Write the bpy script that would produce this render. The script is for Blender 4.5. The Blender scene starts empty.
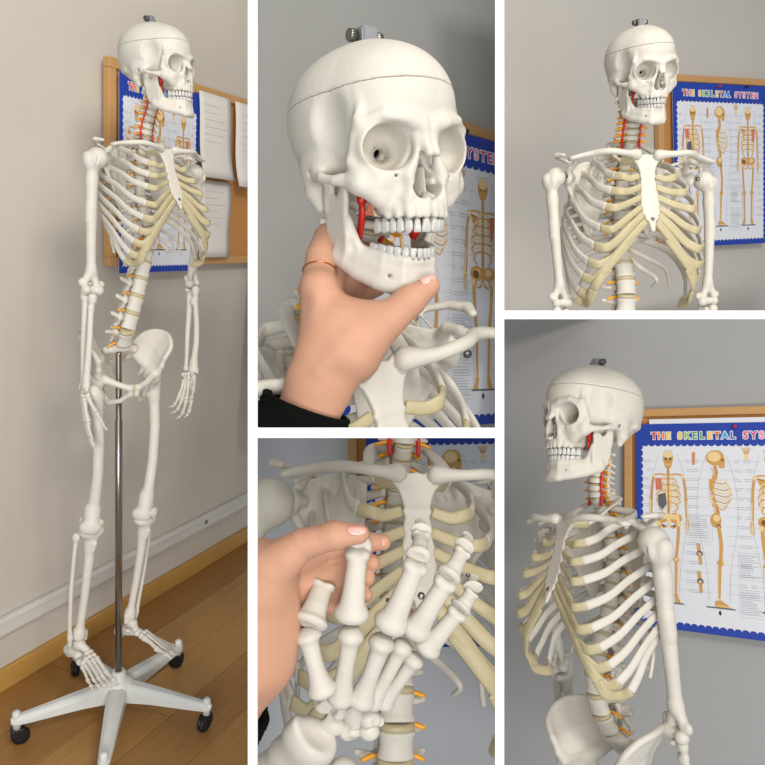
import bpy, bmesh, math, random
import numpy as np
from mathutils import Matrix, Vector
random.seed(7)
# rotation of the camera's sight frame in the room (the camera looks slightly down)
GAZE = Matrix(((0.99634, 0.00966, -0.08495), (0.00966, 0.97451, 0.22414), (0.08495, -0.22414, 0.97085)))
# ------------------------------------------------------------------ camera, world, lamps, exposure
F, CX, HY, CZ = 700.0, 382.5, 382.5, 1.34        # focal length in pixels, picture centre, eye height
scene = bpy.context.scene
cam_data = bpy.data.cameras.new('camera')
cam_data.sensor_width = 36.0; cam_data.lens = F / 765 * 36

cam_data.clip_start = .05; cam_data.clip_end = 100
cam = bpy.data.objects.new('camera', cam_data); scene.collection.objects.link(cam)
cam.matrix_world = Matrix.Translation((0, 0, CZ)) @ (GAZE @ Matrix.Rotation(math.pi / 2, 3, 'X')).to_4x4()
scene.camera = cam
scene.view_settings.view_transform = 'Standard'; scene.view_settings.look = 'None'
scene.view_settings.exposure = 0.0; scene.view_settings.gamma = 1.0; scene.view_settings.use_curve_mapping = False

world = bpy.data.worlds.new('world'); scene.world = world; world.use_nodes = True
world.node_tree.nodes['Background'].inputs[0].default_value = (.93, .97, 1.0, 1)
world.node_tree.nodes['Background'].inputs[1].default_value = .34

def area_lamp(name, loc, target, size, power, color):
    d = bpy.data.lights.new(name, 'AREA'); d.shape = 'RECTANGLE'; d.size, d.size_y = size; d.energy = power; d.color = color
    o = bpy.data.objects.new(name, d); scene.collection.objects.link(o)
    o.location = loc; o.rotation_euler = (Vector(target) - Vector(loc)).to_track_quat('-Z', 'Y').to_euler()
    return o

area_lamp('key_fill_lamp', (1.1, -.6, 3.1), (-.2, 1.8, 1.0), (.8, .6), 54, (1.0, .94, .86))
area_lamp('key_fill_lamp', (-.2, -2.0, 2.4), (.3, 1.6, .8), (1.8, 1.0), 20, (1.0, .98, .95))  # fill lamp added behind the camera to soften the key
area_lamp('low_fill_lamp', (.5, -2.2, .9), (.3, 1.8, .6), (1.8, 1.0), 90, (1.0, .98, .96))  # unseen low fill, added so the two lower bays come out brighter
area_lamp('key_fill_lamp', (.20, 1.15, 2.75), (-.5, 1.65, .9), (.35, .35), 6, (1.0, .93, .84))  # extra lamp added above the bays, strengthening the key on the full-length skeleton
# ------------------------------------------------------------------ mesh helpers
class Field:
    """signed distance field on a grid (units of the model), meshed with surface nets"""
    def __init__(s, lo, hi, h, sym=False):
        s.h = h; s.lo = np.array(lo, np.float32)
        n = np.ceil((np.array(hi) - np.array(lo)) / h).astype(int) + 1
        s.n = n
        ax = [(s.lo[i] + h * np.arange(n[i])).astype(np.float32) for i in range(3)]
        s.X = ax[0].reshape(-1, 1, 1); s.Y = ax[1].reshape(1, -1, 1); s.Z = ax[2].reshape(1, 1, -1)
        s.sym = sym
        s.v = np.full(n, 1e3, np.float32)

    def sl(s, lo, hi):
        lo = np.array(lo, float); hi = np.array(hi, float)
        if s.sym:
            m = max(abs(lo[0]), abs(hi[0])); lo[0], hi[0] = -m, m
        a = np.clip(np.floor((lo - s.lo) / s.h).astype(int), 0, s.n)
        b = np.clip(np.ceil((hi - s.lo) / s.h).astype(int) + 1, 0, s.n)
        return tuple(slice(a[i], b[i]) for i in range(3))

    def put(s, d, q, k, op):
        w = s.v[q]
        if op > 0:      # union
            hh = np.maximum(k - np.abs(w - d), 0)
            s.v[q] = np.minimum(w, d) - hh * hh / (4 * k)
        else:           # cut
            d = -d
            hh = np.maximum(k - np.abs(w - d), 0)
            s.v[q] = np.maximum(w, d) + hh * hh / (4 * k)

    def grid(s, q):
        X = s.X[q[0]]; Y = s.Y[:, q[1]]; Z = s.Z[:, :, q[2]]
        return (np.abs(X) if s.sym else X), Y, Z

    def cap(s, a, b, ra, rb=None, k=None, sz=1.0, sx=1.0, sy=1.0, op=1):
        rb = ra if rb is None else rb
        k = k or 4 * s.h
        a = np.array(a, float); b = np.array(b, float)
        r = max(ra, rb); m = k + 2.5 * s.h
        e = np.array([r * sx, r * sy, r * sz]) + m
        q = s.sl(np.minimum(a, b) - e, np.maximum(a, b) + e)
        X, Y, Z = s.grid(q)
        S = np.array([sx, sy, sz]); A = a / S; B = b / S; D = B - A; L = max(float(D @ D), 1e-12)
        px, py, pz = X / sx - A[0], Y / sy - A[1], Z / sz - A[2]
        t = np.clip((px * D[0] + py * D[1] + pz * D[2]) / L, 0, 1)
        d = np.sqrt((px - t * D[0]) ** 2 + (py - t * D[1]) ** 2 + (pz - t * D[2]) ** 2) - (ra + (rb - ra) * t)
        s.put(d.astype(np.float32), q, k, op)
        return s

    def chain(s, pts, rs, k=None, op=1, **kw):
        """a bent, tapering rod: its own joints do not bulge, it blends once with what is there"""
        keep = s.v; s.v = np.full(s.n, 1e3, np.float32)
        for i in range(len(pts) - 1):
            s.cap(pts[i], pts[i + 1], rs[i], rs[i + 1], s.h * .5, **kw)
        d = s.v; s.v = keep
        s.put(d, (slice(None),) * 3, k or 4 * s.h, op)
        return s

    def ell(s, c, r, k=None, op=1, rot=None):
        k = k or 4 * s.h
        m = k + 2.5 * s.h
        r = np.array(r, float); c = np.array(c, float)
        e = (np.full(3, r.max()) if rot is not None else r) + m
        q = s.sl(c - e, c + e)
        X, Y, Z = s.grid(q)
        x, y, z = X - c[0], Y - c[1], Z - c[2]
        if rot is not None:
            M = np.array(rot)          # rows = local axes
            x, y, z = (x * M[i][0] + y * M[i][1] + z * M[i][2] for i in range(3))
        k0 = np.sqrt((x / r[0]) ** 2 + (y / r[1]) ** 2 + (z / r[2]) ** 2) + 1e-6
        k1 = np.sqrt((x / r[0] ** 2) ** 2 + (y / r[1] ** 2) ** 2 + (z / r[2] ** 2) ** 2) + 1e-9
        d = k0 * (k0 - 1) / k1
        s.put(d.astype(np.float32), q, k, op)
        return s

    def fn(s, f, lo, hi, k=None, op=1):
        k = k or 4 * s.h
        m = k + 2.5 * s.h
        q = s.sl(np.array(lo) - m, np.array(hi) + m)
        d = np.broadcast_to(f(*s.grid(q)), s.v[q].shape).astype(np.float32)
        s.put(d, q, k, op)
        return s

    def mesh(s, name, scale=1.0, v=None, smooth=True, relax=1):
        v = s.v if v is None else v
        ins = v < 0
        c = np.zeros(tuple(np.array(v.shape) - 1), np.int8)
        for i in (0, 1):
            for j in (0, 1):
                for k in (0, 1):
                    c += ins[i:v.shape[0] - 1 + i, j:v.shape[1] - 1 + j, k:v.shape[2] - 1 + k]
        act = (c > 0) & (c < 8)
        ids = np.argwhere(act)
        idx = np.full(act.shape, -1, np.int64); idx[act] = np.arange(len(ids))
        P = np.zeros((len(ids), 3)); W = np.zeros(len(ids))
        corner = [(i, j, k) for i in (0, 1) for j in (0, 1) for k in (0, 1)]
        val = {cn: v[ids[:, 0] + cn[0], ids[:, 1] + cn[1], ids[:, 2] + cn[2]].astype(float) for cn in corner}
        for a in corner:
            for ax in range(3):
                if a[ax]:
                    continue
                b = list(a); b[ax] = 1; b = tuple(b)
                va, vb = val[a], val[b]
                x = (va < 0) != (vb < 0)
                t = np.where(x, va / np.where(x, va - vb, 1), 0)
                for d in range(3):
                    P[:, d] += np.where(x, a[d] + (t if d == ax else 0), 0)
                W += x
        P = P / W[:, None] + ids
        quads = []
        for ax in range(3):
            sh = [slice(None)] * 3; sh2 = [slice(None)] * 3
            sh[ax] = slice(0, -1); sh2[ax] = slice(1, None)
            A = ins[tuple(sh)]; B = ins[tuple(sh2)]
            e = np.argwhere(A != B)
            o1, o2 = [(1, 2), (2, 0), (0, 1)][ax]
            ok = (e[:, o1] > 0) & (e[:, o2] > 0)
            for o in (o1, o2):
                ok &= e[:, o] < act.shape[o]
            e = e[ok]
            def at(d1, d2):
                f = e.copy(); f[:, o1] -= d1; f[:, o2] -= d2
                return idx[f[:, 0], f[:, 1], f[:, 2]]
            Q = np.stack([at(1, 1), at(0, 1), at(0, 0), at(1, 0)], 1)
            flip = ~A[e[:, 0], e[:, 1], e[:, 2]]
            Q[flip] = Q[flip][:, ::-1]
            quads.append(Q)
        F = np.concatenate(quads); F = F[(F >= 0).all(1)]
        for _ in range(relax):      # one light smoothing pass keeps edges but calms the grid
            acc = np.zeros_like(P); n = np.zeros(len(P))
            for a, b in ((0, 1), (1, 2), (2, 3), (3, 0)):
                np.add.at(acc, F[:, a], P[F[:, b]]); np.add.at(n, F[:, a], 1)
                np.add.at(acc, F[:, b], P[F[:, a]]); np.add.at(n, F[:, b], 1)
            P = P * .5 + .5 * acc / np.maximum(n, 1)[:, None]
        P = (P * s.h + s.lo) * scale
        return quad_mesh(name, P, F, smooth)


def quad_mesh(name, P, F, smooth=True):
    me = bpy.data.meshes.new(name)
    me.vertices.add(len(P)); me.vertices.foreach_set('co', np.ascontiguousarray(P, np.float32).ravel())
    n = F.shape[1]
    me.loops.add(F.size); me.loops.foreach_set('vertex_index', np.ascontiguousarray(F, np.int32).ravel())
    me.polygons.add(len(F)); me.polygons.foreach_set('loop_start', np.arange(0, F.size, n, dtype=np.int32))
    try:
        me.polygons.foreach_set('loop_total', np.full(len(F), n, np.int32))
    except Exception:
        pass
    me.polygons.foreach_set('use_smooth', np.full(len(F), smooth, bool))
    me.update(calc_edges=True); me.validate()
    return me


def verts_of(me):
    a = np.empty(len(me.vertices) * 3, np.float32); me.vertices.foreach_get('co', a)
    return a.reshape(-1, 3)


_mir = {}
def mirror(me):
    """the mesh of the other body side"""
    if me.name not in _mir:
        m = me.copy(); P = verts_of(m).copy(); P[:, 0] *= -1
        m.vertices.foreach_set('co', P.ravel()); m.flip_normals(); m.update()
        _mir[me.name] = m
    return _mir[me.name]


def spline(pts, n):
    """Catmull-Rom through the points, n samples"""
    p = np.array(pts, float)
    d = np.r_[0, np.cumsum(np.sqrt(np.linalg.norm(np.diff(p, axis=0), axis=1)) + 1e-9)]
    t = np.linspace(0, d[-1], n)
    q = np.vstack([2 * p[0] - p[1], p, 2 * p[-1] - p[-2]])
    dd = np.r_[d[0] - (d[1] - d[0]), d, d[-1] + (d[-1] - d[-2])]
    out = []
    for x in t:
        i = min(max(np.searchsorted(d, x, 'right') - 1, 0), len(p) - 2)
        P0, P1, P2, P3 = q[i:i + 4]; t0, t1, t2, t3 = dd[i:i + 4]
        A1 = (t1 - x) / (t1 - t0) * P0 + (x - t0) / (t1 - t0) * P1
        A2 = (t2 - x) / (t2 - t1) * P1 + (x - t1) / (t2 - t1) * P2
        A3 = (t3 - x) / (t3 - t2) * P2 + (x - t2) / (t3 - t2) * P3
        B1 = (t2 - x) / (t2 - t0) * A1 + (x - t0) / (t2 - t0) * A2
        B2 = (t3 - x) / (t3 - t1) * A2 + (x - t1) / (t3 - t1) * A3
        out.append((t2 - x) / (t2 - t1) * B1 + (x - t1) / (t2 - t1) * B2)
    return np.array(out)


def sweep(name, path, ru, rv, up=(0, 0, 1), seg=10, power=1.0, cap=.6):
    """tube along path; ru = half size along 'up', rv = half size across; both may vary along the path"""
    P = np.array(path, float); n = len(P)
    T = np.gradient(P, axis=0); T /= np.linalg.norm(T, axis=1)[:, None] + 1e-12
    U = np.broadcast_to(np.array(up, float), P.shape).copy()
    U -= (U * T).sum(1)[:, None] * T
    U /= np.linalg.norm(U, axis=1)[:, None] + 1e-12
    V = np.cross(T, U)
    ru = np.broadcast_to(np.array(ru, float), (n,)); rv = np.broadcast_to(np.array(rv, float), (n,))
    # rounded ends
    r0 = cap * min(ru[0], rv[0]); r1 = cap * min(ru[-1], rv[-1])
    P = np.vstack([P[0] - T[0] * r0, P, P[-1] + T[-1] * r1])
    U = np.vstack([U[:1], U, U[-1:]]); V = np.vstack([V[:1], V, V[-1:]])
    ru = np.r_[ru[0] * .6, ru, ru[-1] * .6]; rv = np.r_[rv[0] * .6, rv, rv[-1] * .6]
    a = np.linspace(0, 2 * math.pi, seg, endpoint=False)
    ca = np.sign(np.cos(a)) * np.abs(np.cos(a)) ** power; sa = np.sign(np.sin(a)) * np.abs(np.sin(a)) ** power
    co = P[:, None] + U[:, None] * (ru[:, None] * ca)[..., None] + V[:, None] * (rv[:, None] * sa)[..., None]
    N = len(P)
    i, j = np.meshgrid(np.arange(N - 1), np.arange(seg), indexing='ij')
    j2 = (j + 1) % seg
    F = np.stack([i * seg + j, i * seg + j2, (i + 1) * seg + j2, (i + 1) * seg + j], -1).reshape(-1, 4)
    bm = bmesh.new()
    vs = [bm.verts.new(c) for c in co.reshape(-1, 3)]
    for f in F:
        bm.faces.new([vs[x] for x in f]).smooth = True
    bm.faces.new([vs[x] for x in range(seg)][::-1]).smooth = True
    bm.faces.new([vs[(N - 1) * seg + x] for x in range(seg)]).smooth = True
    bmesh.ops.recalc_face_normals(bm, faces=bm.faces)
    return bm_mesh(name, bm)


def bm_mesh(name, bm):
    me = bpy.data.meshes.new(name); bm.to_mesh(me); bm.free(); return me


def box(name, lo, hi, bevel=0.0, seg=2):
    bm = bmesh.new(); bmesh.ops.create_cube(bm, size=1)
    lo = Vector(lo); hi = Vector(hi); c = (lo + hi) / 2; s = hi - lo
    for v in bm.verts:
        v.co = Vector((v.co.x * s.x, v.co.y * s.y, v.co.z * s.z)) + c
    if bevel:
        bmesh.ops.bevel(bm, geom=bm.edges[:] + bm.verts[:], offset=bevel, segments=seg, affect='EDGES', profile=.6)
    return bm_mesh(name, bm)


def lathe(name, prof, seg=20, axis='z'):
    """prof: list of (radius, height)"""
    bm = bmesh.new(); rings = []
    for r, z in prof:
        rings.append([bm.verts.new((r * math.cos(2 * math.pi * k / seg), r * math.sin(2 * math.pi * k / seg), z)) for k in range(seg)])
    for a, b in zip(rings, rings[1:]):
        for k in range(seg):
            bm.faces.new((a[k], a[(k + 1) % seg], b[(k + 1) % seg], b[k])).smooth = True
    bm.faces.new(rings[0][::-1]); bm.faces.new(rings[-1])
    bmesh.ops.recalc_face_normals(bm, faces=bm.faces)
    return bm_mesh(name, bm)


# ------------------------------------------------------------------ object helpers
COL = bpy.context.scene.collection
I4 = Matrix.Identity(4)

def link(name, me, mat=None, parent=None, M=None):
    o = bpy.data.objects.new(name, me)
    if mat is not None and not me.materials:
        me.materials.append(mat)
    COL.objects.link(o)
    o.parent = parent
    if M is not None:
        o.matrix_basis = M
    return o


def thing(name, label, cat, M=None, group=None, me=None, mat=None):
    o = link(name, me, mat, None, M) if me else bpy.data.objects.new(name, None)
    if not me:
        COL.objects.link(o); o.empty_display_size = .05
        if M is not None:
            o.matrix_basis = M
    o['label'] = label; o['category'] = cat
    if group:
        o['group'] = group
    return o


def structure(name, me, mat, M=None, parent=None):
    o = link(name, me, mat, parent, M)
    if parent is None:
        o['kind'] = 'structure'
    return o


def V3(p):
    return Vector([float(x) for x in p])


def frame(origin, zaxis, front):
    """matrix whose local +z follows zaxis and local -y faces 'front' as nearly as it can"""
    z = V3(zaxis).normalized(); y = -V3(front)
    y = (y - z * y.dot(z)).normalized(); x = y.cross(z)
    M = Matrix.Identity(4)
    for i in range(3):
        M[i][0] = x[i]; M[i][1] = y[i]; M[i][2] = z[i]; M[i][3] = origin[i]
    return M


def bone_to(A, B, front, length, width=None):
    """a bone built along local -z (length 1 or `length`) laid from A to B"""
    A = V3(A); B = V3(B)
    s = (B - A).length / length
    w = s if width is None else width
    return frame(A, A - B, front) @ Matrix.Diagonal((w, w, s, 1))
# ------------------------------------------------------------------ materials
def material(name, color, rough=.5, spec=.5, noise=0.0, nscale=40, bump=0.0, bscale=120, metal=0.0, sss=0.0, trans=0.0, dark=None, stretch=None):
    m = bpy.data.materials.new(name); m.use_nodes = True
    nt = m.node_tree; b = nt.nodes['Principled BSDF']
    b.inputs['Base Color'].default_value = (*color, 1); b.inputs['Roughness'].default_value = rough
    b.inputs['Metallic'].default_value = metal; b.inputs['Specular IOR Level'].default_value = spec
    if sss:
        b.inputs['Subsurface Weight'].default_value = sss; b.inputs['Subsurface Radius'].default_value = (1, .5, .3); b.inputs['Subsurface Scale'].default_value = .008
    if trans:
        b.inputs['Transmission Weight'].default_value = trans; b.inputs['IOR'].default_value = 1.3
    tc = nt.nodes.new('ShaderNodeTexCoord'); src = tc.outputs['Object']
    if stretch:
        mp = nt.nodes.new('ShaderNodeMapping'); mp.inputs['Scale'].default_value = stretch; nt.links.new(src, mp.inputs[0]); src = mp.outputs[0]
    if noise:
        n = nt.nodes.new('ShaderNodeTexNoise'); n.inputs['Scale'].default_value = nscale; n.inputs['Detail'].default_value = 4
        nt.links.new(src, n.inputs['Vector'])
        mx = nt.nodes.new('ShaderNodeMix'); mx.data_type = 'RGBA'
        d = dark or tuple(c * (1 - noise) for c in color)
        mx.inputs[6].default_value = (*d, 1); mx.inputs[7].default_value = (*[min(1, c * (1 + noise * .3)) for c in color], 1)
        nt.links.new(n.outputs['Fac'], mx.inputs[0]); nt.links.new(mx.outputs[2], b.inputs['Base Color'])
    if bump:
        n = nt.nodes.new('ShaderNodeTexNoise'); n.inputs['Scale'].default_value = bscale; n.inputs['Detail'].default_value = 6
        nt.links.new(src, n.inputs['Vector'])
        bp = nt.nodes.new('ShaderNodeBump'); bp.inputs['Strength'].default_value = bump; bp.inputs['Distance'].default_value = .002
        nt.links.new(n.outputs['Fac'], bp.inputs['Height']); nt.links.new(bp.outputs['Normal'], b.inputs['Normal'])
    return m

def srgb(r, g, b):
    return tuple((c / 255 / 12.92 if c / 255 <= .04045 else ((c / 255 + .055) / 1.055) ** 2.4) for c in (r, g, b))

MATS = {
    'bone': material('bone_plastic', srgb(207, 202, 191), .50, .35, noise=.10, nscale=30, bump=.4, bscale=130),
    'tooth': material('tooth_enamel', srgb(196, 195, 190), .28, .5, noise=.08, nscale=200),
    'cartilage': material('cartilage_plastic', srgb(212, 200, 162), .34, .5, noise=.08, nscale=40, trans=.28),
    'disc': material('disc_plastic', srgb(184, 172, 138), .4, .4, noise=.08, nscale=60),
    'yellow': material('nerve_yellow', srgb(240, 165, 30), .4, .5, noise=.05, nscale=80),
    'red': material('artery_red', srgb(200, 36, 28), .4, .5, noise=.08, nscale=80),
    'metal': material('dark_steel', srgb(120, 118, 114), .32, .5, metal=.9, noise=.1, nscale=60),
    'zinc': material('zinc_bracket', srgb(165, 168, 172), .4, .5, metal=.7, noise=.1, nscale=60),
    'chrome': material('pole_steel', srgb(150, 140, 130), .25, .5, metal=.95, noise=.05, nscale=50),
    'white_metal': material('white_enamel', srgb(204, 206, 203), .35, .5, noise=.05, nscale=30),
    'black': material('black_rubber', srgb(22, 22, 26), .5, .4, noise=.2, nscale=90),
    'skin': material('skin', srgb(204, 161, 135), .5, .35, noise=.10, nscale=26, bump=.30, bscale=90, sss=.12, dark=srgb(186, 132, 106)),
    'nail': material('fingernail', srgb(232, 170, 160), .22, .5, noise=.05, nscale=60),
    'wool': material('dark_wool', srgb(18, 22, 18), .95, .1, noise=.5, nscale=260, bump=1.0, bscale=300),
    'cork': material('cork', srgb(196, 140, 84), .9, .1, noise=.35, nscale=220, bump=.4, bscale=260),
    'frame_wood': material('frame_wood', srgb(196, 150, 96), .5, .4, noise=.25, nscale=12, stretch=(1, 1, 14)),
    'frame_wood_flat': material('frame_wood_lengthwise', srgb(196, 150, 96), .5, .4, noise=.25, nscale=12, stretch=(1, 14, 14)),
    'paper': material('paper', srgb(218, 220, 226), .8, .2, noise=.03, nscale=20),
    'sheet': material('office_paper', srgb(214, 210, 203), .85, .2, noise=.03, nscale=20),
    'print_faint': material('faint_print', srgb(186, 183, 178), .85, .2, noise=.03, nscale=20),
    'blue': material('border_blue', srgb(36, 64, 160), .55, .3, noise=.08, nscale=40),
    'print_bone': material('print_bone', srgb(206, 158, 92), .7, .2, noise=.18, nscale=120),
    'print_dark': material('print_brown', srgb(122, 88, 56), .7, .2, noise=.1, nscale=120),
    'print_grey': material('print_grey', srgb(168, 170, 180), .8, .2, noise=.05, nscale=120),
    'print_slate': material('print_slate', srgb(96, 100, 108), .8, .2, noise=.1, nscale=90),
    'print_rose': material('print_rose', srgb(206, 120, 96), .8, .2, noise=.1, nscale=90),
    'print_pale': material('print_pale_bone', srgb(232, 204, 150), .8, .2, noise=.1, nscale=90),
    'pin_red': material('pin_red', srgb(200, 40, 44), .3, .5, noise=.05, nscale=50),
    'pin_dark': material('pin_dark', srgb(40, 42, 50), .3, .5, noise=.05, nscale=50),
    'partition': material('white_partition', srgb(255, 255, 255), .6, .2, noise=.01, nscale=20),
}
for i, c in enumerate([(214, 70, 52), (232, 120, 50), (236, 190, 70), (150, 190, 70), (84, 160, 90), (90, 170, 210), (70, 100, 190), (222, 90, 120), (200, 70, 140), (230, 140, 170)]):
    MATS['ink%d' % i] = material('letter_ink', srgb(*c), .6, .2, noise=.05, nscale=60)
# ------------------------------------------------------------------ bones (millimetres in the fields, metres in the meshes)
BM = {}          # bone name -> mesh (skeleton's left side, +x; mirror() gives the right)

def plate_sdf(poly, a, b):
    """2-D signed distance to a polygon, coordinates a, b are arrays"""
    p = np.array(poly, float); d = None; s = None
    for i in range(len(p)):
        e = p[i - 1] - p[i]; wx, wy = a - p[i][0], b - p[i][1]
        t = np.clip((wx * e[0] + wy * e[1]) / (e @ e), 0, 1)
        dx, dy = wx - e[0] * t, wy - e[1] * t
        dd = dx * dx + dy * dy
        d = dd if d is None else np.minimum(d, dd)
        c1 = b >= p[i][1]; c2 = b < p[i - 1][1]; c3 = e[0] * wy > e[1] * wx
        fl = (c1 & c2 & c3) | (~c1 & ~c2 & ~c3)
        sg = np.where(fl, -1.0, 1.0)
        s = sg if s is None else s * sg
    return s * np.sqrt(d)


def smax(a, b, k):
    h = np.maximum(k - np.abs(a - b), 0)
    return np.maximum(a, b) + h * h / (4 * k)


def build_skull():
    f = Field((-78, -112, -60), (78, 96, 124), 1.3, sym=True)
    f.ell((0, -5, 50), (68, 88, 70), 8)
    f.ell((24, 16, 52), (45, 54, 50), 18)
    f.ell((0, 36, 28), (50, 46, 42), 15)
    f.ell((0, 10, 2), (44, 48, 26), 12)
    f.ell((0, -46, 60), (50, 46, 44), 14)
    f.ell((0, -50, 0), (38, 30, 30), 10)
    # hollow brain case
    f.ell((0, 8, 58), (57, 70, 51), 3, op=-1)
    # brow, cheek and jaw bone frame
    f.chain([(6, -92, 35), (20, -91, 39), (38, -84, 42), (53, -70, 36)], [7, 6, 4.8, 4.6], 7)
    f.chain([(53, -70, 36), (57, -62, 27), (56.5, -60, 8)], [4.6, 4.0, 4.6], 5)
    f.chain([(56, -60, 6), (50, -67, -3), (39, -77, -6), (24, -84, -4), (14, -87, 4)], [5, 5.5, 5, 4, 4], 5)
    f.ell((52, -62, -10), (9, 10, 11), 7)
    f.cap((48, -66, -14), (36, -72, -24), 7.5, 7, 7)
    f.chain([(56, -58, -9), (64, -44, -7), (67, -26, -4), (64, -10, -1), (57, 3, 2)], [5, 4, 3.6, 3.8, 5], 4, sz=1.35)
    f.ell((0, -70, -20), (30, 26, 22), 9)
    f.cap((36, -74, -10), (22, -82, -14), 8, 8, 8).cap((40, -70, -16), (28, -70, -28), 8, 8, 8)
    f.ell((0, -66, -33), (31, 33, 11), 7)
    f.chain([(3, -92, 30), (3, -94, 20), (3, -100, 12)], [6, 5.5, 4.2], 5)
    f.chain([(10.5, -89, 24), (12.5, -90, 8), (19, -90, -8), (20, -90, -22)], [4.2, 4.2, 5, 6], 5)
    # orbit shells, then the orbits themselves
    f.cap((35, -68, 18), (16, -40, 15), 23, 9, 6)
    f.chain([(53, 12, 4), (51, 15, -14), (48, 12, -27)], [12, 10.5, 6], 8)
    f.ell((54, 2, 10), (13, 26, 15), 8)
    f.cap((15, -42, -4), (16, -40, -30), 6, 5, 5)
    f.cap((14, 8, -22), (12, -2, -28), 7, 6, 6)
    # nuchal and temporal ridges
    f.chain([(0, 79, 10), (26, 70, 10), (46, 48, 6)], [3.5, 2.5, 2], 12)
    f.chain([(54, -67, 40), (49, -65, 52), (47, -58, 66), (47, -45, 80)], [3.0, 2.6, 2.2, 1.2], 6)
    f.ell((71, -42, 34), (17.5, 26, 38), 6, op=-1)
    f.ell((0, -112, 55), (13, 10, 9), 10, op=-1) if False else None
    # orbits
    f.cap((34, -97, 17.5), (33, -68, 16.5), 18.2, 17, 3, sz=1.04, sx=1.21, op=-1)
    f.cap((33, -70, 16.5), (15, -42, 14), 17, 4, 4, op=-1)
    f.cap((19, -48, 15), (12, -14, 22), 4.2, 4.2, 2, op=-1)
    f.cap((27, -46, 6), (24, -30, -2), 2.6, 2.6, 2, op=-1)
    f.cap((24, -44, 22), (20, -26, 26), 2.2, 2.2, 2, op=-1)
    # nose
    def pear(X, Y, Z):
        t = np.clip((6 - Z) / 21, 0, 1)
        d = np.sqrt(np.maximum(X - 5.5 * t, 0) ** 2 + (Z - (6 - 21 * t)) ** 2) - (3.8 + 5.8 * t)
        return smax(d, Y + 58, 2)
    f.fn(pear, (-18, -112, -30), (18, -56, 12), 2.0, op=-1)
    f.cap((0, -76, 2), (0, -76, -21), 1.4, 1.8, 2, sy=8)
    f.cap((11, -84, -10), (11, -66, -9), 3, 4, 2)
    f.cap((0, -90, -23.5), (0, -100, -23.5), 3.4, 1.8, 3)
    f.ell((28, -95, -17), (8, 9, 9), 8, op=-1)
    # tooth root relief
    for x, y, r in ((4.5, -98.5, 2.6), (12, -97, 2.4), (19, -92.5, 3), (25, -84, 2.6), (29, -75, 2.6)):
        f.cap((x, y + 1.2, -39), (x * .96, y + 3, -30), r, r * .7, 5)
    f.ell((0, -50, -46), (23, 40, 10), 4, op=-1)          # palate
    # ear hole and little openings
    f.cap((70, -1, 1), (50, -1, 1), 3.2, 3.2, 2, op=-1)
    f.cap((30, -90, -7), (26, -80, -5), 1.5, 1.5, 1.2, op=-1)
    f.cap((24, -102, 36), (24, -92, 33), 1.4, 1.4, 1.2, op=-1)
    f.cap((0, 10, -30), (0, 12, -10), 15, 15, 3, op=-1)   # foramen magnum
    # the lid of the brain case is sawn off along a tilted plane
    cut = (f.Z - (64 - .10 * f.Y)) / 1.005
    cut = np.broadcast_to(cut, f.v.shape)
    low = smax(f.v, cut + .2, .6); top = smax(f.v, -(cut - .2), .6)
    BM['skull'] = f.mesh('skull', .001, low)
    BM['skull_cap'] = f.mesh('skull_cap', .001, top)


def build_mandible():
    f = Field((-66, -104, -106), (66, 8, 6), 1.4, sym=True)
    body = [(0, -88, -80), (14, -87, -80), (27, -73, -78), (38, -50, -74), (46, -28, -68)]
    f.chain(body, [6.2, 6.2, 5.8, 5.6, 5.4], 5, sz=2.35)
    f.chain([(0, -89, -90), (15, -87, -90), (30, -70, -87), (40, -48, -81), (48, -24, -70)], [6.5, 6.8, 5.6, 5.2, 4.6], 6)
    f.ell((0, -92, -90), (13, 7, 8), 7)
    f.ell((12, -90, -94), (7, 6, 4), 5)
    f.chain([(0, -90, -65), (14, -87, -65), (25, -72, -64), (31, -52, -63), (36, -38, -61)], [4.6, 4.6, 4.6, 5, 4], 4)
    poly = [(-44, -64), (-38, -76), (-24, -78), (-12, -66), (-7, -50), (-4, -14), (-9, -3), (-16, -5), (-19, -15), (-26, -18), (-33, -10), (-37, -1), (-42, -4), (-44, -18), (-42, -36), (-46, -50)]
    def ramus(X, Y, Z):
        d = plate_sdf(poly, Y + 0 * Z, Z + 0 * Y)
        xc = 46.5 + (Z + 66) * .08
        return smax(d, np.abs(X - xc) - 2.9, 3)
    f.fn(ramus, (36, -50, -82), (60, 0, 2), 4)
    f.cap((46, -11, -5), (58, -9, -4), 4.2, 3.8, 4)
    f.chain([(50, -10, -8), (50, -9, -30)], [3.8, 2.8], 5)
    f.cap((36, -47, -62), (47, -43, -36), 3.6, 3, 5)
    f.cap((26, -88, -80), (24, -76, -79), 1.7, 1.7, 1.2, op=-1)
    BM['mandible'] = f.mesh('mandible', .001)


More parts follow.
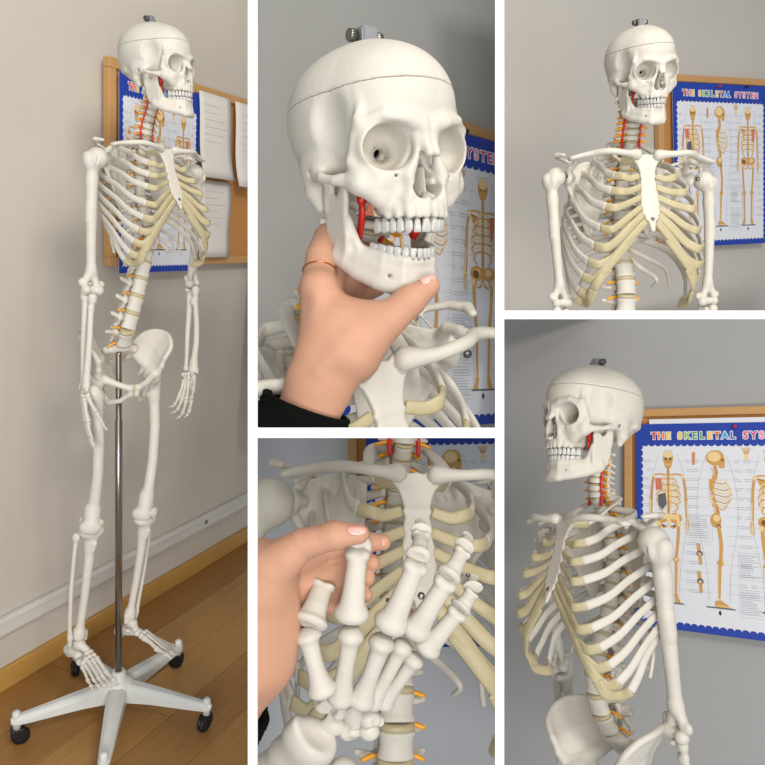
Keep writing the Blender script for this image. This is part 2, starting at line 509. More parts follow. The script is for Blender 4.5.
def build_teeth():
    """three crowns; local: -y outward, z root(+) to biting edge(-), about 1 unit = 1 mm"""
    def crown(name, rings):
        bm = bmesh.new(); R = []
        n = 12
        for z, a, b, yo in rings:
            R.append([bm.verts.new((a * math.copysign(abs(math.cos(t)) ** .7, math.cos(t)), yo + b * math.copysign(abs(math.sin(t)) ** .7, math.sin(t)), z))
                      for t in (2 * math.pi * k / n for k in range(n))])
        for p, q in zip(R, R[1:]):
            for k in range(n):
                bm.faces.new((p[k], p[(k + 1) % n], q[(k + 1) % n], q[k])).smooth = True
        bm.faces.new(R[0]); bm.faces.new(R[-1])
        bmesh.ops.recalc_face_normals(bm, faces=bm.faces)
        for v in bm.verts:
            v.co *= .001
        BM[name] = bm_mesh(name, bm)
    crown('incisor', [(5, .30, 2.2, .6), (2, .36, 3.0, .3), (-1, .44, 3.0, .1), (-3.5, .48, 2.0, -.5), (-5.2, .47, 1.0, -.7), (-5.6, .40, .6, -.7)])
    crown('canine', [(5, .30, 2.8, .4), (2, .40, 3.6, .2), (-1, .47, 3.5, 0), (-3.5, .42, 2.4, -.4), (-5.4, .22, 1.1, -.6), (-6.0, .10, .5, -.6)])
    crown('molar', [(5, .36, 3.4, .2), (2, .42, 4.2, 0), (-1, .48, 4.5, 0), (-4.2, .48, 4.3, 0), (-5.6, .42, 3.4, 0), (-5.3, .2, 1.4, 0)])


def tooth_row(upper):
    """(kind, matrix) for 14 or 16 teeth round the arch"""
    if upper:
        a, b, y0, z0, ws = 29.5, 46.5, -49.5, -46.5, [8.6, 6.8, 7.6, 7, 6.8, 9.6, 9.4]
    else:
        a, b, y0, z0, ws = 28, 45, -48.5, -59.0, [5.6, 6.2, 7, 7, 7.1, 10.6, 10.2]
    t = np.linspace(0, 2.0, 2000)
    px, py = a * np.sin(t), y0 - b * np.cos(t)
    L = np.r_[0, np.cumsum(np.hypot(np.diff(px), np.diff(py)))]
    out = []; s = 0
    for i, w in enumerate(ws):
        c = s + w / 2; s += w
        j = min(np.searchsorted(L, c), len(t) - 2)
        tx, ty = px[j + 1] - px[j], py[j + 1] - py[j]
        n = Vector((ty, -tx, 0)).normalized()     # outward
        kind = 'incisor' if i < 2 else 'canine' if i == 2 else 'molar'
        for sg in (1, -1):
            M = frame(Vector((sg * px[j], py[j], z0)) * .001, (0, 0, 1 if upper else -1), (sg * n.x, n.y, 0))
            out.append((kind, M @ Matrix.Diagonal((w * 1.04, .86 if i > 2 else 1, 1.2 if upper else 1.0, 1))))
    return out


def build_vertebrae():
    def body(f, a, b, h, waist, c=(0, 0, 0)):
        def fn(X, Y, Z):
            r = np.sqrt((X / a) ** 2 + ((Y - c[1]) / b) ** 2)
            w = 1 - waist * (1 - np.clip(np.abs(Z) / (h * .85), 0, 1) ** 2)
            return smax((r - w) * min(a, b), np.abs(Z) - h, 2.5)
        f.fn(fn, (-a, -b + c[1], -h), (a, b + c[1], h), 2)
    f = Field((-48, -22, -28), (48, 74, 26), 1.7, sym=True)
    body(f, 24, 17, 12.5, .13)
    f.cap((12, 12, 5), (13, 28, 4), 5, 5, 4).cap((13, 28, 2), (3, 40, -5), 5, 5, 4)
    f.cap((13, 27, 4), (43, 34, 7), 5, 3.4, 4).cap((0, 40, -4), (0, 64, -8), 3.6, 4, 4, sz=2.3)
    f.cap((15, 29, 4), (17, 32, 18), 5, 5, 4).cap((11, 35, -3), (12, 38, -20), 5, 5, 4)
    BM['lumbar'] = f.mesh('lumbar_vertebra', .001)
    f = Field((-40, -18, -40), (40, 64, 20), 1.7, sym=True)
    body(f, 16, 14, 9.2, .10)
    f.cap((9, 10, 3), (10, 20, 3), 4, 4, 3).cap((10, 22, 2), (2, 30, -3), 4.5, 4.5, 4)
    f.cap((10, 21, 3), (31, 34, 5), 4.6, 4.8, 4).cap((0, 30, -2), (0, 52, -28), 4, 3, 4)
    f.cap((9, 23, 4), (10, 25, 13), 4, 4, 3).cap((9, 25, -3), (9, 27, -14), 4, 4, 3)
    BM['thoracic'] = f.mesh('thoracic_vertebra', .001)
    f = Field((-34, -16, -22), (34, 50, 16), 1.4, sym=True)
    body(f, 12.5, 9.5, 6.4, .10)
    f.cap((9, 3, 1), (25, 8, -3), 3.4, 3.2, 3).cap((12, 8, 1), (24, 10, -2), 3, 2.8, 3)
    f.cap((17, 13, 6), (17, 14, -6), 5.5, 5.5, 3).cap((15, 16, 0), (2, 26, -2), 3.6, 3.6, 3)
    f.cap((0, 26, -2), (0, 42, -9), 3.4, 3, 3)
    BM['cervical'] = f.mesh('cervical_vertebra', .001)
    f = Field((-44, -16, -14), (44, 34, 14), 1.5, sym=True)      # atlas: a ring
    f.chain([(0, -9, 0), (12, -7, 0), (20, 2, 0)], [4, 4, 7], 4).cap((20, 0, 5), (19, 4, -5), 7.5, 7, 4)
    f.cap((22, 3, 0), (37, 8, -2), 4.5, 4, 4).chain([(20, 8, 0), (14, 22, 0), (0, 26, 0)], [4, 3.4, 4], 4)
    BM['atlas'] = f.mesh('atlas_vertebra', .001)
    BM['disc'] = lathe('intervertebral_disc', [(.80, -.5), (.98, -.35), (1.02, 0), (.98, .35), (.80, .5)], 20)


def build_sacrum():
    f = Field((-58, -40, -112), (58, 48, 16), 2.0, sym=True)
    # S1 platform, tapering curved wedge, alae
    f.ell((0, 0, 0), (25, 17, 8), 5).cap((0, 4, -4), (0, 22, -34), 17, 16, 8)
    f.cap((0, 22, -34), (0, 34, -66), 15, 11, 8).cap((0, 34, -66), (0, 28, -92), 10, 5, 8).cap((0, 28, -92), (0, 18, -108), 4.5, 3, 4)
    f.cap((18, 6, -8), (42, 12, -14), 13, 10, 10).cap((42, 12, -14), (36, 26, -46), 10, 8, 8).cap((36, 26, -46), (16, 36, -72), 7, 6, 8)
    f.cap((0, 30, -20), (0, 44, -56), 6, 5, 6)
    for z, y in ((-20, 4), (-38, 14), (-54, 21)):
        f.cap((15, y - 14, z), (15, y + 12, z - 3), 3.4, 3.4, 2, op=-1)
    f.cap((16, 30, 0), (18, 32, 8), 5, 5, 4)
    BM['sacrum'] = f.mesh('sacrum', .001)


def build_hip():
    """left hip bone; origin midway between the hip sockets"""
    f = Field((-8, -80, -84), (160, 96, 158), 2.0)
    # iliac wing: a curved fan
    crest = [(100, -48, 70), (118, -44, 96), (128, -20, 118), (130, 14, 130), (112, 48, 132), (84, 70, 118), (58, 80, 88)]
    root = [(92, -22, 22), (90, -10, 26), (88, 0, 30), (84, 10, 34), (72, 26, 44), (58, 44, 52), (50, 58, 56)]
    c = spline(crest, 46); r = spline(root, 46)
    for i in range(46):
        m = (c[i] + r[i]) / 2; m[0] -= 9 * math.sin(math.pi * i / 45)
        f.chain([c[i], m, r[i]], [3.6, 3.2, 5.5], 7)
    f.chain(c, [5.5] * 46, 5)
    f.cap((99, -46, 66), (95, -38, 40), 7, 6, 7).cap((95, -38, 40), (90, -24, 20), 7, 12, 8)
    # socket region
    f.ell((84, 0, 4), (26, 30, 30), 12)
    f.cap((84, 4, 14), (62, 40, 44), 15, 12, 10).cap((62, 40, 44), (46, 64, 66), 11, 9, 8)
    # pubis, ischium
    f.chain([(74, -22, 8), (44, -48, -4), (14, -62, -14)], [13, 9, 9.5], 7)
    f.chain([(10, -62, -12), (8, -58, -34)], [9, 8.5], 5)
    f.chain([(10, -58, -32), (30, -36, -58), (52, -8, -68)], [7.5, 7, 9], 6)
    f.chain([(80, 10, -10), (66, 18, -44), (56, 4, -66)], [15, 12, 11], 8)
    f.cap((66, 26, 14), (56, 40, -6), 10, 3.5, 6)
    f.ell((100, -6, 0), (25, 25, 25), 3, op=-1)
    BM['hip_bone'] = f.mesh('hip_bone', .001)


def build_scapula():
    """left shoulder blade, origin at the socket; +x outward, -y front"""
    f = Field((-122, -54, -142), (46, 82, 58), 2.0)
    poly = [(-4, 14), (-18, 26), (-52, 38), (-88, 40), (-104, 26), (-106, -20), (-98, -78), (-84, -118), (-72, -128), (-62, -116), (-40, -66), (-18, -28), (-6, -16)]
    def blade(X, Y, Z):
        d = plate_sdf(poly, X + 0 * Z, Z + 0 * X)
        yc = 6 - X * .42 - .0011 * (X + 55) ** 2 + 3.3
        return smax(d, (np.abs(Y - yc) - 1.9) * .92, 2)
    f.fn(blade, (-110, -6, -132), (0, 70, 44), 3)
    f.chain([(-6, 10, -16), (-40, 24, -66), (-66, 36, -112), (-74, 38, -126)], [6, 4.5, 4.5, 4], 5)
    f.chain([(-104, 48, 26), (-105, 50, -20), (-98, 47, -78), (-78, 40, -124)], [2.6] * 4, 3)
    f.ell((-4, 3, 0), (8, 14, 19), 5).cap((-6, 4, 0), (-18, 12, 0), 12, 7, 7)
    # spine and acromion
    f.chain([(-102, 50, 10), (-66, 46, 22), (-34, 48, 34), (-6, 44, 42), (14, 28, 46), (22, 6, 46), (14, -12, 44)], [3, 4, 4.4, 5, 6.5, 7.5, 5.5], 4, sz=.8)
    for t in np.linspace(0, 1, 8):
        a = Vector((-100, 48, 10)).lerp(Vector((-16, 44, 38)), t); b = Vector((-98, 45, 8)).lerp(Vector((-16, 16, 24)), t)
        f.cap(a, b, 2.0, 2.2, 5)
    f.chain([(-12, 8, 20), (-20, -10, 34), (-16, -26, 34), (-4, -38, 26)], [8, 6.5, 6, 5], 5)
    f.ell((8, 2, 0), (7, 12, 16), 3, op=-1)
    BM['scapula'] = f.mesh('scapula', .001)


def build_long_bones():
    # humerus: head at the origin, shaft down -z, elbow axis at z=-300; +x outward
    f = Field((-44, -34, -326), (44, 34, 30), 2.0)
    f.ell((-3, 2, 0), (23, 23, 23), 4).cap((0, 0, -2), (14, -2, -14), 19, 15, 8)
    f.ell((21, 0, -6), (11, 14, 15), 6).ell((9, -16, -10), (8, 8, 12), 6)
    f.cap((9, 0, -24), (9, 0, -60), 14, 11, 10)
    f.chain([(9, 0, -50), (8, -2, -110), (5, -1, -190), (1, 1, -255)], [13, 12.5, 11, 10.5], 8)
    f.cap((11, -3, -110), (12, -3, -140), 9, 8, 8)
    f.cap((0, 1, -250), (-12, 1, -284), 9, 8, 8).cap((1, 1, -250), (16, 1, -284), 9, 8, 8)
    f.ell((-24, 3, -284), (8, 7, 9), 5).ell((23, 1, -282), (6, 6, 9), 5)
    f.cap((-17, -2, -298), (-2, -2, -297), 12, 9, 3).ell((12, -4, -298), (11, 11, 11), 3)
    f.ell((-4, 14, -280), (10, 7, 12), 4, op=-1).ell((-3, -12, -281), (9, 4, 8), 4, op=-1)
    f.cap((6, -22, -4), (9, -20, -40), 2.5, 2.0, 3, op=-1)
    BM['humerus'] = f.mesh('humerus', .001)
    # ulna, radius: elbow axis at origin, wrist at z=-240; palm facing front, radius outward (+x)
    f = Field((-30, -24, -256), (16, 28, 32), 1.8)
    f.cap((-9, 13, 18), (-9, 13, -14), 9.5, 9, 4).cap((-9, 10, 22), (-9, 0, 20), 7, 5.5, 4).cap((-9, 8, -16), (-9, -9, -16), 9, 6.5, 4)
    f.chain([(-9, 8, -20), (-9, 8, -60), (-11, 6, -130), (-10, 3, -200), (-10, 1, -232)], [10, 8, 7, 5.5, 5.5], 6)
    f.ell((-10, 1, -234), (8, 8, 7), 4).cap((-13, 6, -236), (-13, 7, -246), 3, 2.4, 3)
    f.cap((-20, -2, 0), (2, -2, 0), 10.5, 10.5, 3, op=-1)
    BM['ulna'] = f.mesh('ulna', .001)
    f = Field((-14, -24, -256), (40, 24, 4), 1.8)
    f.cap((12, -2, -13), (12, -2, -19), 11, 10.5, 3).cap((12, -2, -20), (12, 0, -40), 7.5, 7, 5).ell((5, -3, -46), (7, 7, 10), 5)
    f.chain([(11, 0, -40), (18, 0, -110), (19, 0, -160), (14, -1, -215)], [7, 7.5, 8, 9], 6)
    f.cap((14, -1, -215), (13, -1, -236), 11, 14, 6, sy=.8).cap((22, -1, -236), (25, -1, -246), 6, 4, 4)
    f.ell((12, -2, -252), (16, 10, 9), 3, op=-1)
    BM['radius'] = f.mesh('radius', .001)
    # femur: head centre at origin, knee axis at z=-400, shaft runs outward then in
    f = Field((-46, -40, -426), (80, 48, 34), 2.4)
    f.ell((0, 0, 0), (24, 24, 24), 4).cap((4, 0, -2), (42, 4, -26), 15, 16, 7)
    f.ell((56, 8, -18), (15, 17, 20), 8).cap((48, 2, -30), (44, 0, -70), 20, 15, 10).ell((30, 14, -58), (10, 10, 12), 7)
    f.chain([(45, 0, -60), (38, -8, -150), (26, -8, -250), (14, -2, -330), (8, 2, -370)], [15, 14, 13.5, 15, 20], 10)
    f.cap((8, 2, -350), (-10, 4, -384), 17, 19, 10).cap((8, 2, -350), (24, 4, -384), 17, 19, 10)
    f.ell((-16, 8, -396), (17, 28, 22), 8).ell((28, 6, -396), (16, 28, 21), 8).ell((6, -10, -390), (22, 14, 18), 8)
    f.cap((6, 34, -410), (6, 20, -392), 10, 9, 5, op=-1)
    BM['femur'] = f.mesh('femur', .001)
    f = Field((-24, -14, -28), (24, 14, 24), 1.8, sym=True)
    f.ell((0, 0, 2), (21, 9, 19), 3).cap((0, 0, 0), (0, 1, -20), 9, 5, 8)
    BM['patella'] = f.mesh('patella', .001)
    # tibia: plateau at origin, ankle at z=-365
    f = Field((-46, -36, -386), (46, 44, 14), 2.3)
    f.ell((-16, 2, -8), (22, 24, 15), 8).ell((18, 2, -8), (21, 23, 15), 8).cap((0, 0, -14), (0, 2, -60), 24, 15, 14)
    f.cap((2, -20, -40), (1, -14, -64), 8, 7, 8)
    f.chain([(0, 0, -50), (0, -2, -120), (-1, 0, -220), (-2, 4, -310), (-2, 6, -345)], [16, 13.5, 12, 11.5, 15], 8)
    f.cap((-2, 6, -345), (-2, 6, -356), 18, 19, 8).cap((-18, 2, -350), (-20, 0, -372), 10, 7, 6)
    f.ell((4, 6, -378), (20, 20, 13), 3, op=-1)
    BM['tibia'] = f.mesh('tibia', .001)
    f = Field((16, -18, -394), (56, 36, 0), 2.0)
    f.ell((38, 16, -24), (11, 12, 14), 5)
    f.chain([(38, 16, -26), (40, 14, -90), (38, 12, -200), (30, 10, -320), (26, 8, -356)], [7, 5.6, 6, 6, 7.5], 5)
    f.cap((26, 8, -352), (25, 8, -380), 9, 7, 5, sx=.8)
    BM['fibula'] = f.mesh('fibula', .001)
    # clavicle: from the sternum end at the origin to the acromion, unit metres in the sweep below
    p = spline([(0, 0, 0), (.030, -.012, .001), (.066, -.010, .004), (.096, .012, .001), (.120, .024, -.004), (.136, .026, -.008)], 26)
    t = np.linspace(0, 1, 26)
    r = .0064 + .0055 * np.exp(-(t / .12) ** 2) + .0010 * t
    w = .0070 + .0050 * np.exp(-(t / .12) ** 2) + .0062 * np.clip((t - .62) / .3, 0, 1)
    BM['clavicle'] = sweep('clavicle', p, r * (1 - .25 * np.clip((t - .6) / .4, 0, 1)), w, seg=14)


def build_hand_bones():
    f = Field((-.24, -.24, -1.1), (.24, .24, .1), .026)
    f.ell((0, 0, -.05), (.145, .13, .085), .04).cap((0, .02, -.06), (0, .02, -.2), .11, .08, .08)
    f.chain([(0, .015, -.1), (0, .035, -.5), (0, 0, -.88)], [.115, .088, .10], .08)
    f.ell((0, -.01, -.915), (.125, .135, .10), .05).ell((.1, -.02, -.88), (.04, .07, .05), .03).ell((-.1, -.02, -.88), (.04, .07, .05), .03)
    BM['metacarpal'] = f.mesh('metacarpal', 1.0)
    f = Field((-.28, -.26, -1.1), (.28, .26, .1), .026)
    f.ell((0, 0, -.07), (.18, .155, .10), .08).ell((.11, -.04, -.10), (.07, .09, .08), .06).ell((-.11, -.04, -.10), (.07, .09, .08), .06)
    f.chain([(0, .01, -.06), (0, .03, -.40), (0, .0, -.88)], [.165, .128, .112], .08, sy=.86)
    f.ell((.075, -.01, -.935), (.075, .115, .085), .04).ell((-.075, -.01, -.935), (.075, .115, .085), .04)
    f.ell((0, 0, .075), (.12, .10, .07), .05, op=-1)
    BM['proximal_phalanx'] = f.mesh('finger_bone', 1.0)
    f = Field((-.32, -.28, -1.14), (.32, .28, .12), .032)
    f.ell((0, 0, -.06), (.235, .19, .11), .06).cap((0, .01, -.1), (0, .01, -.85), .15, .085, .08, sy=.8)
    f.ell((0, 0, -.93), (.15, .085, .10), .05).ell((.1, -.03, -.84), (.05, .05, .06), .04).ell((-.1, -.03, -.84), (.05, .05, .06), .04)
    BM['distal_phalanx'] = f.mesh('fingertip_bone', 1.0)
    # eight wrist bones (mm, wrist joint at the origin, fingers down -z, palm -y, thumb side +x)
    spec = {'scaphoid': [(12, -2, -7, 9, 7, 8), (16, -6, -14, 5, 6, 5)], 'lunate': [(1, 0, -6, 7.5, 8, 7), (1, -4, -10, 5, 5, 4)],
            'triquetrum': [(-11, 0, -9, 7, 7, 7)], 'pisiform': [(-15, -9, -11, 5.5, 6, 6)],
            'trapezium': [(20, -4, -22, 7.5, 8, 7), (23, -7, -17, 4, 4, 4)], 'trapezoid': [(10.5, 1, -22, 5.5, 7.5, 6.5)],
            'capitate': [(1, 0, -21, 6.5, 8, 9), (0, 0, -13, 5.5, 6, 5)], 'hamate': [(-10, 1, -20, 7, 7.5, 8), (-9, -9, -19, 3.5, 6, 4.5)]}
    for nm, es in spec.items():
        c = np.array([e[:3] for e in es]); r = np.array([e[3:] for e in es])
        f = Field((c - r).min(0) - 3, (c + r).max(0) + 3, .95)
        for e in es:
            f.ell(e[:3], e[3:], 4)
        rnd = random.Random(nm)
        for _ in range(3):       # facets where it meets its neighbours
            n = V3([rnd.uniform(-1, 1) for _ in range(3)]).normalized()
            q = Vector(es[0][:3]) + Vector([n[i] * es[0][3 + i] * 1.25 for i in range(3)])
            f.ell(q, (4, 4, 4), 3, op=-1)
        BM[nm] = f.mesh(nm, .001)
    BM['carpals'] = list(spec)


def build_foot_bones():
    """left foot, ankle centre at the origin, sole at z=-70, toes toward -y, +x outward"""
    f = Field((-30, -40, -76), (34, 66, 20), 2.0)
    f.chain([(4, 46, -44), (6, 20, -38), (8, -12, -34)], [19, 17, 14], 8).cap((2, 50, -52), (4, 44, -58), 15, 13, 6).ell((-8, 2, -26), (12, 10, 7), 6)
    BM['heel_bone'] = f.mesh('heel_bone', .001)
    f = Field((-30, -46, -34), (30, 30, 22), 2.0)
    f.ell((0, 0, 0), (17, 21, 12), 5).ell((2, 4, -10), (15, 18, 10), 6).cap((-2, -10, -6), (-9, -28, -14), 12, 11, 7)
    BM['ankle_bone'] = f.mesh('ankle_bone', .001)
    f = Field((-36, -90, -66), (40, -10, 8), 2.0)
    f.ell((-10, -40, -20), (16, 9, 12), 2)
    f.ell((-17, -57, -24), (8, 10, 11), 2).ell((-4, -56, -21), (7, 9, 10), 2).ell((8, -56, -24), (7, 10, 10), 2)
    f.ell((18, -40, -38), (11, 16, 10), 2).ell((17, -56, -34), (9, 9, 9), 2)
    BM['tarsal_bones'] = f.mesh('tarsal_bones', .001)
# ------------------------------------------------------------------ torso layout (metres, heel line at z=0, front is -y, the skeleton's left is +x)
SPINE = [(0, .030, .955), (0, .008, 1.000), (0, -.002, 1.050), (0, .006, 1.100), (0, .024, 1.145), (0, .046, 1.20), (0, .060, 1.27), (0, .056, 1.335), (0, .038, 1.39), (0, .026, 1.412)]
NOTCH = Vector((0, -.052, 1.372))
STERN_DIR = Vector((0, -.33, -1)).normalized()
SHOULDER = Vector((.174, .016, 1.330))
HIP = Vector((.084, .008, .862))

def spine_levels(SPINE=SPINE):
    """centre, up direction, height for L5..L1, T12..T1"""
    p = spline(SPINE, 400)
    L = np.r_[0, np.cumsum(np.linalg.norm(np.diff(p, axis=0), axis=1))]
    hs = [.0385] * 5 + [.0255, .025, .0245, .024, .0235, .023, .0225, .022, .022, .0215, .021, .0205]
    k = (L[-1] - .004) / sum(hs); s = .004; out = []
    for h in hs:
        h *= k; c = s + h / 2; s += h
        i = min(np.searchsorted(L, c), 396)
        out.append((Vector(p[i]), Vector(p[i + 3] - p[max(i - 3, 0)]).normalized(), h))
    return out


def build_ribs_and_sternum():
    lv = spine_levels()
    T = [lv[16 - i] for i in range(12)]      # T1..T12
    W = [.048, .080, .102, .118, .130, .138, .143, .145, .144, .138, .124, .098]
    J = [(.043, -.028, .012), (.068, -.056, .045), (.082, -.076, .078), (.097, -.088, .112), (.109, -.094, .156), (.119, -.092, .193),
         (.127, -.082, .226), (.132, -.068, .256), (.132, -.050, .286), (.128, -.022, .304), (.120, .030, .288), (.088, .058, .282)]
    BM['rib'] = []; BM['rib_cartilage'] = []
    S = lambda d, x: NOTCH + STERN_DIR * d + Vector((x, .004, 0))
    ends = [S(.014, .024), S(.048, .019), S(.072, .017), S(.095, .018), S(.117, .019), S(.134, .017), S(.149, .012)]
    carts = []
    for i in range(12):
        c, up, h = T[i]
        j = Vector((J[i][0], J[i][1], NOTCH.z - J[i][2])); w = W[i]
        head = c + Vector((.014 + .002 * (i > 8), .010, .006))
        drop = (c.z - j.z)
        if i == 0:
            pts = [head, c + Vector((.034, .026, .006)), Vector((w, .014, c.z - .016)), Vector((w * .99, -.012, c.z - .034)), j]
        elif i < 10:
            yb = c.y + .042
            pts = [head, c + Vector((.036, .034, .000)), Vector((w * .62, yb, c.z - drop * .06)), Vector((w * .90, c.y + .016, c.z - drop * .22)),
                   Vector((w, (c.y * .6 + j.y * .4) - .012, c.z - drop * .60)), Vector((w * .97, j.y * .66 + c.y * .10, c.z - drop * .84)), j]
        else:
            pts = [head, c + Vector((.036, .030, -.004)), Vector((w * .62, c.y + .036, c.z - .022)), Vector((w * .92, c.y + .010, c.z - .050)), j]
        P = spline(pts, 40)
        t = np.linspace(0, 1, 40)
        hh = (.0076 if i < 10 else .0056) * (.72 + .28 * np.clip(t / .25, 0, 1)) * (1 + .14 * np.clip((t - .8) / .2, 0, 1))
        th = .0034 * (1 + .1 * np.clip((t - .8) / .2, 0, 1)) + .0012 * (t < .12)
        if i > 9:
            hh = hh * (1 - .55 * np.clip((t - .6) / .4, 0, 1))
        up_ = np.array([(0, 0, 1.0)] * 40)
        if i == 0:      # the first rib lies flat
            up_ = P - np.array([0, .01, 0]); up_[:, 2] = up_[:, 2] * 0 + .02
            hh = hh * 1.1
        BM['rib'].append(sweep('rib', P, hh, th, up_, seg=10, power=.8, cap=.15))
        if i < 10:
            tan = Vector(P[-1] - P[-4]).normalized(); tn = .034
            if i == 0:
                q = [j, j.lerp(ends[0], .5) + Vector((0, -.002, 0)), ends[0]]
            elif i < 4:
                q = [j, j + tan * .012 + Vector((-.008, -.002, .001)), j.lerp(ends[i], .55) + Vector((0, -.006, -.006)), ends[i]]
            elif i < 7:
                k = (.018, .026, .036)[i - 4]
                q = [j, j + tan * .014 + Vector((-.012, -.003, .002)), j.lerp(ends[i], .42) + Vector((.003, -.010, -k * .75)), j.lerp(ends[i], .75) + Vector((.003, -.006, -k * .35)), ends[i]]
            else:
                m = carts[i - 1]
                k = (.74, .58, .52)[i - 7]
                e = Vector(m[int(len(m) * k)]) + Vector((0, .001, -.005)); e0 = Vector(m[int(len(m) * .34)]) + Vector((.0, .000, -.014))
                q = [j, j + tan * .016 + Vector((-.013, -.002, .003)), e0, e]
            Q = spline(q, 26); carts.append(Q)
            t2 = np.linspace(0, 1, 26)
            ch = .0088 * (1 - .24 * t2 * (i < 7)) + .0014 * (i >= 5)
            if i == 0:
                u2 = np.array([(0, -.8, .6)] * 26); ch = ch * 1.15
            else:
                u2 = np.array([(.35, -.1, 1.0)] * 26) if i > 3 else np.array([(0, 0, 1.0)] * 26)
            BM['rib_cartilage'].append(sweep('rib_cartilage', Q, ch, .0036, u2, seg=10, power=.75, cap=.2))
    # sternum, built in the plane of the breastbone: x across, z down the bone
    f = Field((-36, -12, -176), (36, 14, 14), 1.5, sym=True)
    poly = [(0, -1), (9, -3), (17, 3), (27, 1), (31, -7), (30, -15), (23, -23), (19, -33), (16, -45), (18, -50), (15, -56), (18, -70), (16, -76), (20, -92), (18, -98), (21, -114), (18, -121), (20, -132), (14, -140), (15, -146), (8, -152), (6.5, -160), (4, -174), (0, -175)]
    poly = poly + [(-a, b) for a, b in poly[-2:0:-1]]
    def stern(X, Y, Z):
        d = plate_sdf(poly, X + 0 * Z, Z + 0 * X)
        y = Y + .0009 * (Z + 70) ** 2 * .6 - 3 + 1.2 * np.exp(-((Z + 48) / 4) ** 2)
        return smax(d, np.abs(y) - 4.4 + .012 * np.clip(-Z - 140, 0, 40) * 4, 3.2)
    f.fn(stern, (-34, -8, -176), (34, 12, 12), 2)
    me = f.mesh('sternum', .001)
    BM['sternum'] = me
    BM['sternum_M'] = frame(NOTCH + Vector((0, .002, .002)), -STERN_DIR, (0, -1, 0))


def default_hand(curl=(20, 24, 26, 30, 34), spread=(34, 7, 1, -6, -13)):
    return {'curl': curl, 'spread': spread}


MC = [((21, -6, -27), 44, 9.5), ((12, 0, -28), 66, 10.5), ((1, 1, -30), 64, 10.2), ((-8, 1, -28), 57, 9), ((-15, 0, -26), 53, 8.8)]
PH = [(31, 23), (40, 23, 17), (44, 27, 18), (40, 26, 18), (32, 19, 17)]

def add_hand(root, side, M, hp, mat, bones=None):
    """side 1 = left hand. M: wrist frame in torso space (fingers -z, palm -y, thumb +x; mirrored for side -1)"""
    S = Matrix.Diagonal((side, 1, 1, 1))
    m_ = (lambda me: me) if side > 0 else mirror
    for nm in BM['carpals']:
        link('wrist_bone', m_(BM[nm]), mat, root, M)
    for i in range(5):
        a, L, w = MC[i]
        p = Vector(a) * .001; L *= .001; w *= .001
        sp = math.radians(hp['spread'][i]); d = Vector((math.sin(sp) * 1, -.10 - (.35 if i == 0 else 0), -math.cos(sp))).normalized()
        front = Vector((-.75, -.6, 0)) if i == 0 else Vector((0, -1, 0))
        W = w / .125 * .72
        chainlen = [L] + [x * .001 for x in PH[i]]
        cu = math.radians(hp['curl'][i])
        side_ax = d.cross(front).normalized()
        q = p
        for k, l in enumerate(chainlen):
            if k:
                c = cu * (.55, .55, 1.0, .6)[k] if i else cu * (.6, .6, .8)[k]
                R = Matrix.Rotation(c, 3, side_ax)
                d = R @ d; front = R @ front
            e = q + d * l
            kind = 'metacarpal' if k == 0 else 'distal_phalanx' if k == len(chainlen) - 1 else 'proximal_phalanx'
            ww = W if k == 0 else W * (.66 if kind == 'proximal_phalanx' else .44) * (1.0 if k == 1 or i == 0 else .86)
            B = bone_to(q, e, front, 1.0, ww)
            # mirrored hands use mirrored meshes, so mirror the matrix too
            B = S @ B @ S
            link('hand_bone' if k == 0 else 'finger_bone', m_(BM[kind]), mat, root, M @ B)
            q = e + d * .0012


def limb(root, side, name, A, B, front, length, mat):
    me = BM[name] if side > 0 else mirror(BM[name])
    link(name, me, mat, root, bone_to(A, B, front, length))


def add_arm(root, side, mat, elbow, wrist, front=(0, -1, 0), hand_dir=None, palm=None, hp=None, shoulder=None, hand=True):
    s = Vector((side, 1, 1))
    A = SHOULDER * s if shoulder is None else shoulder
    limb(root, side, 'humerus', A, elbow, front, .298, mat)
    lf = (wrist - elbow)
    f2 = Vector(palm) if palm is not None else Vector(front)
    for nm in ('ulna', 'radius'):
        limb(root, side, nm, elbow + (wrist - elbow) * .02, wrist, f2, .240, mat)
    if hand:
        M = frame(wrist + lf.normalized() * .002, -(hand_dir or lf), f2)
        add_hand(root, side, M, hp or default_hand(), mat)


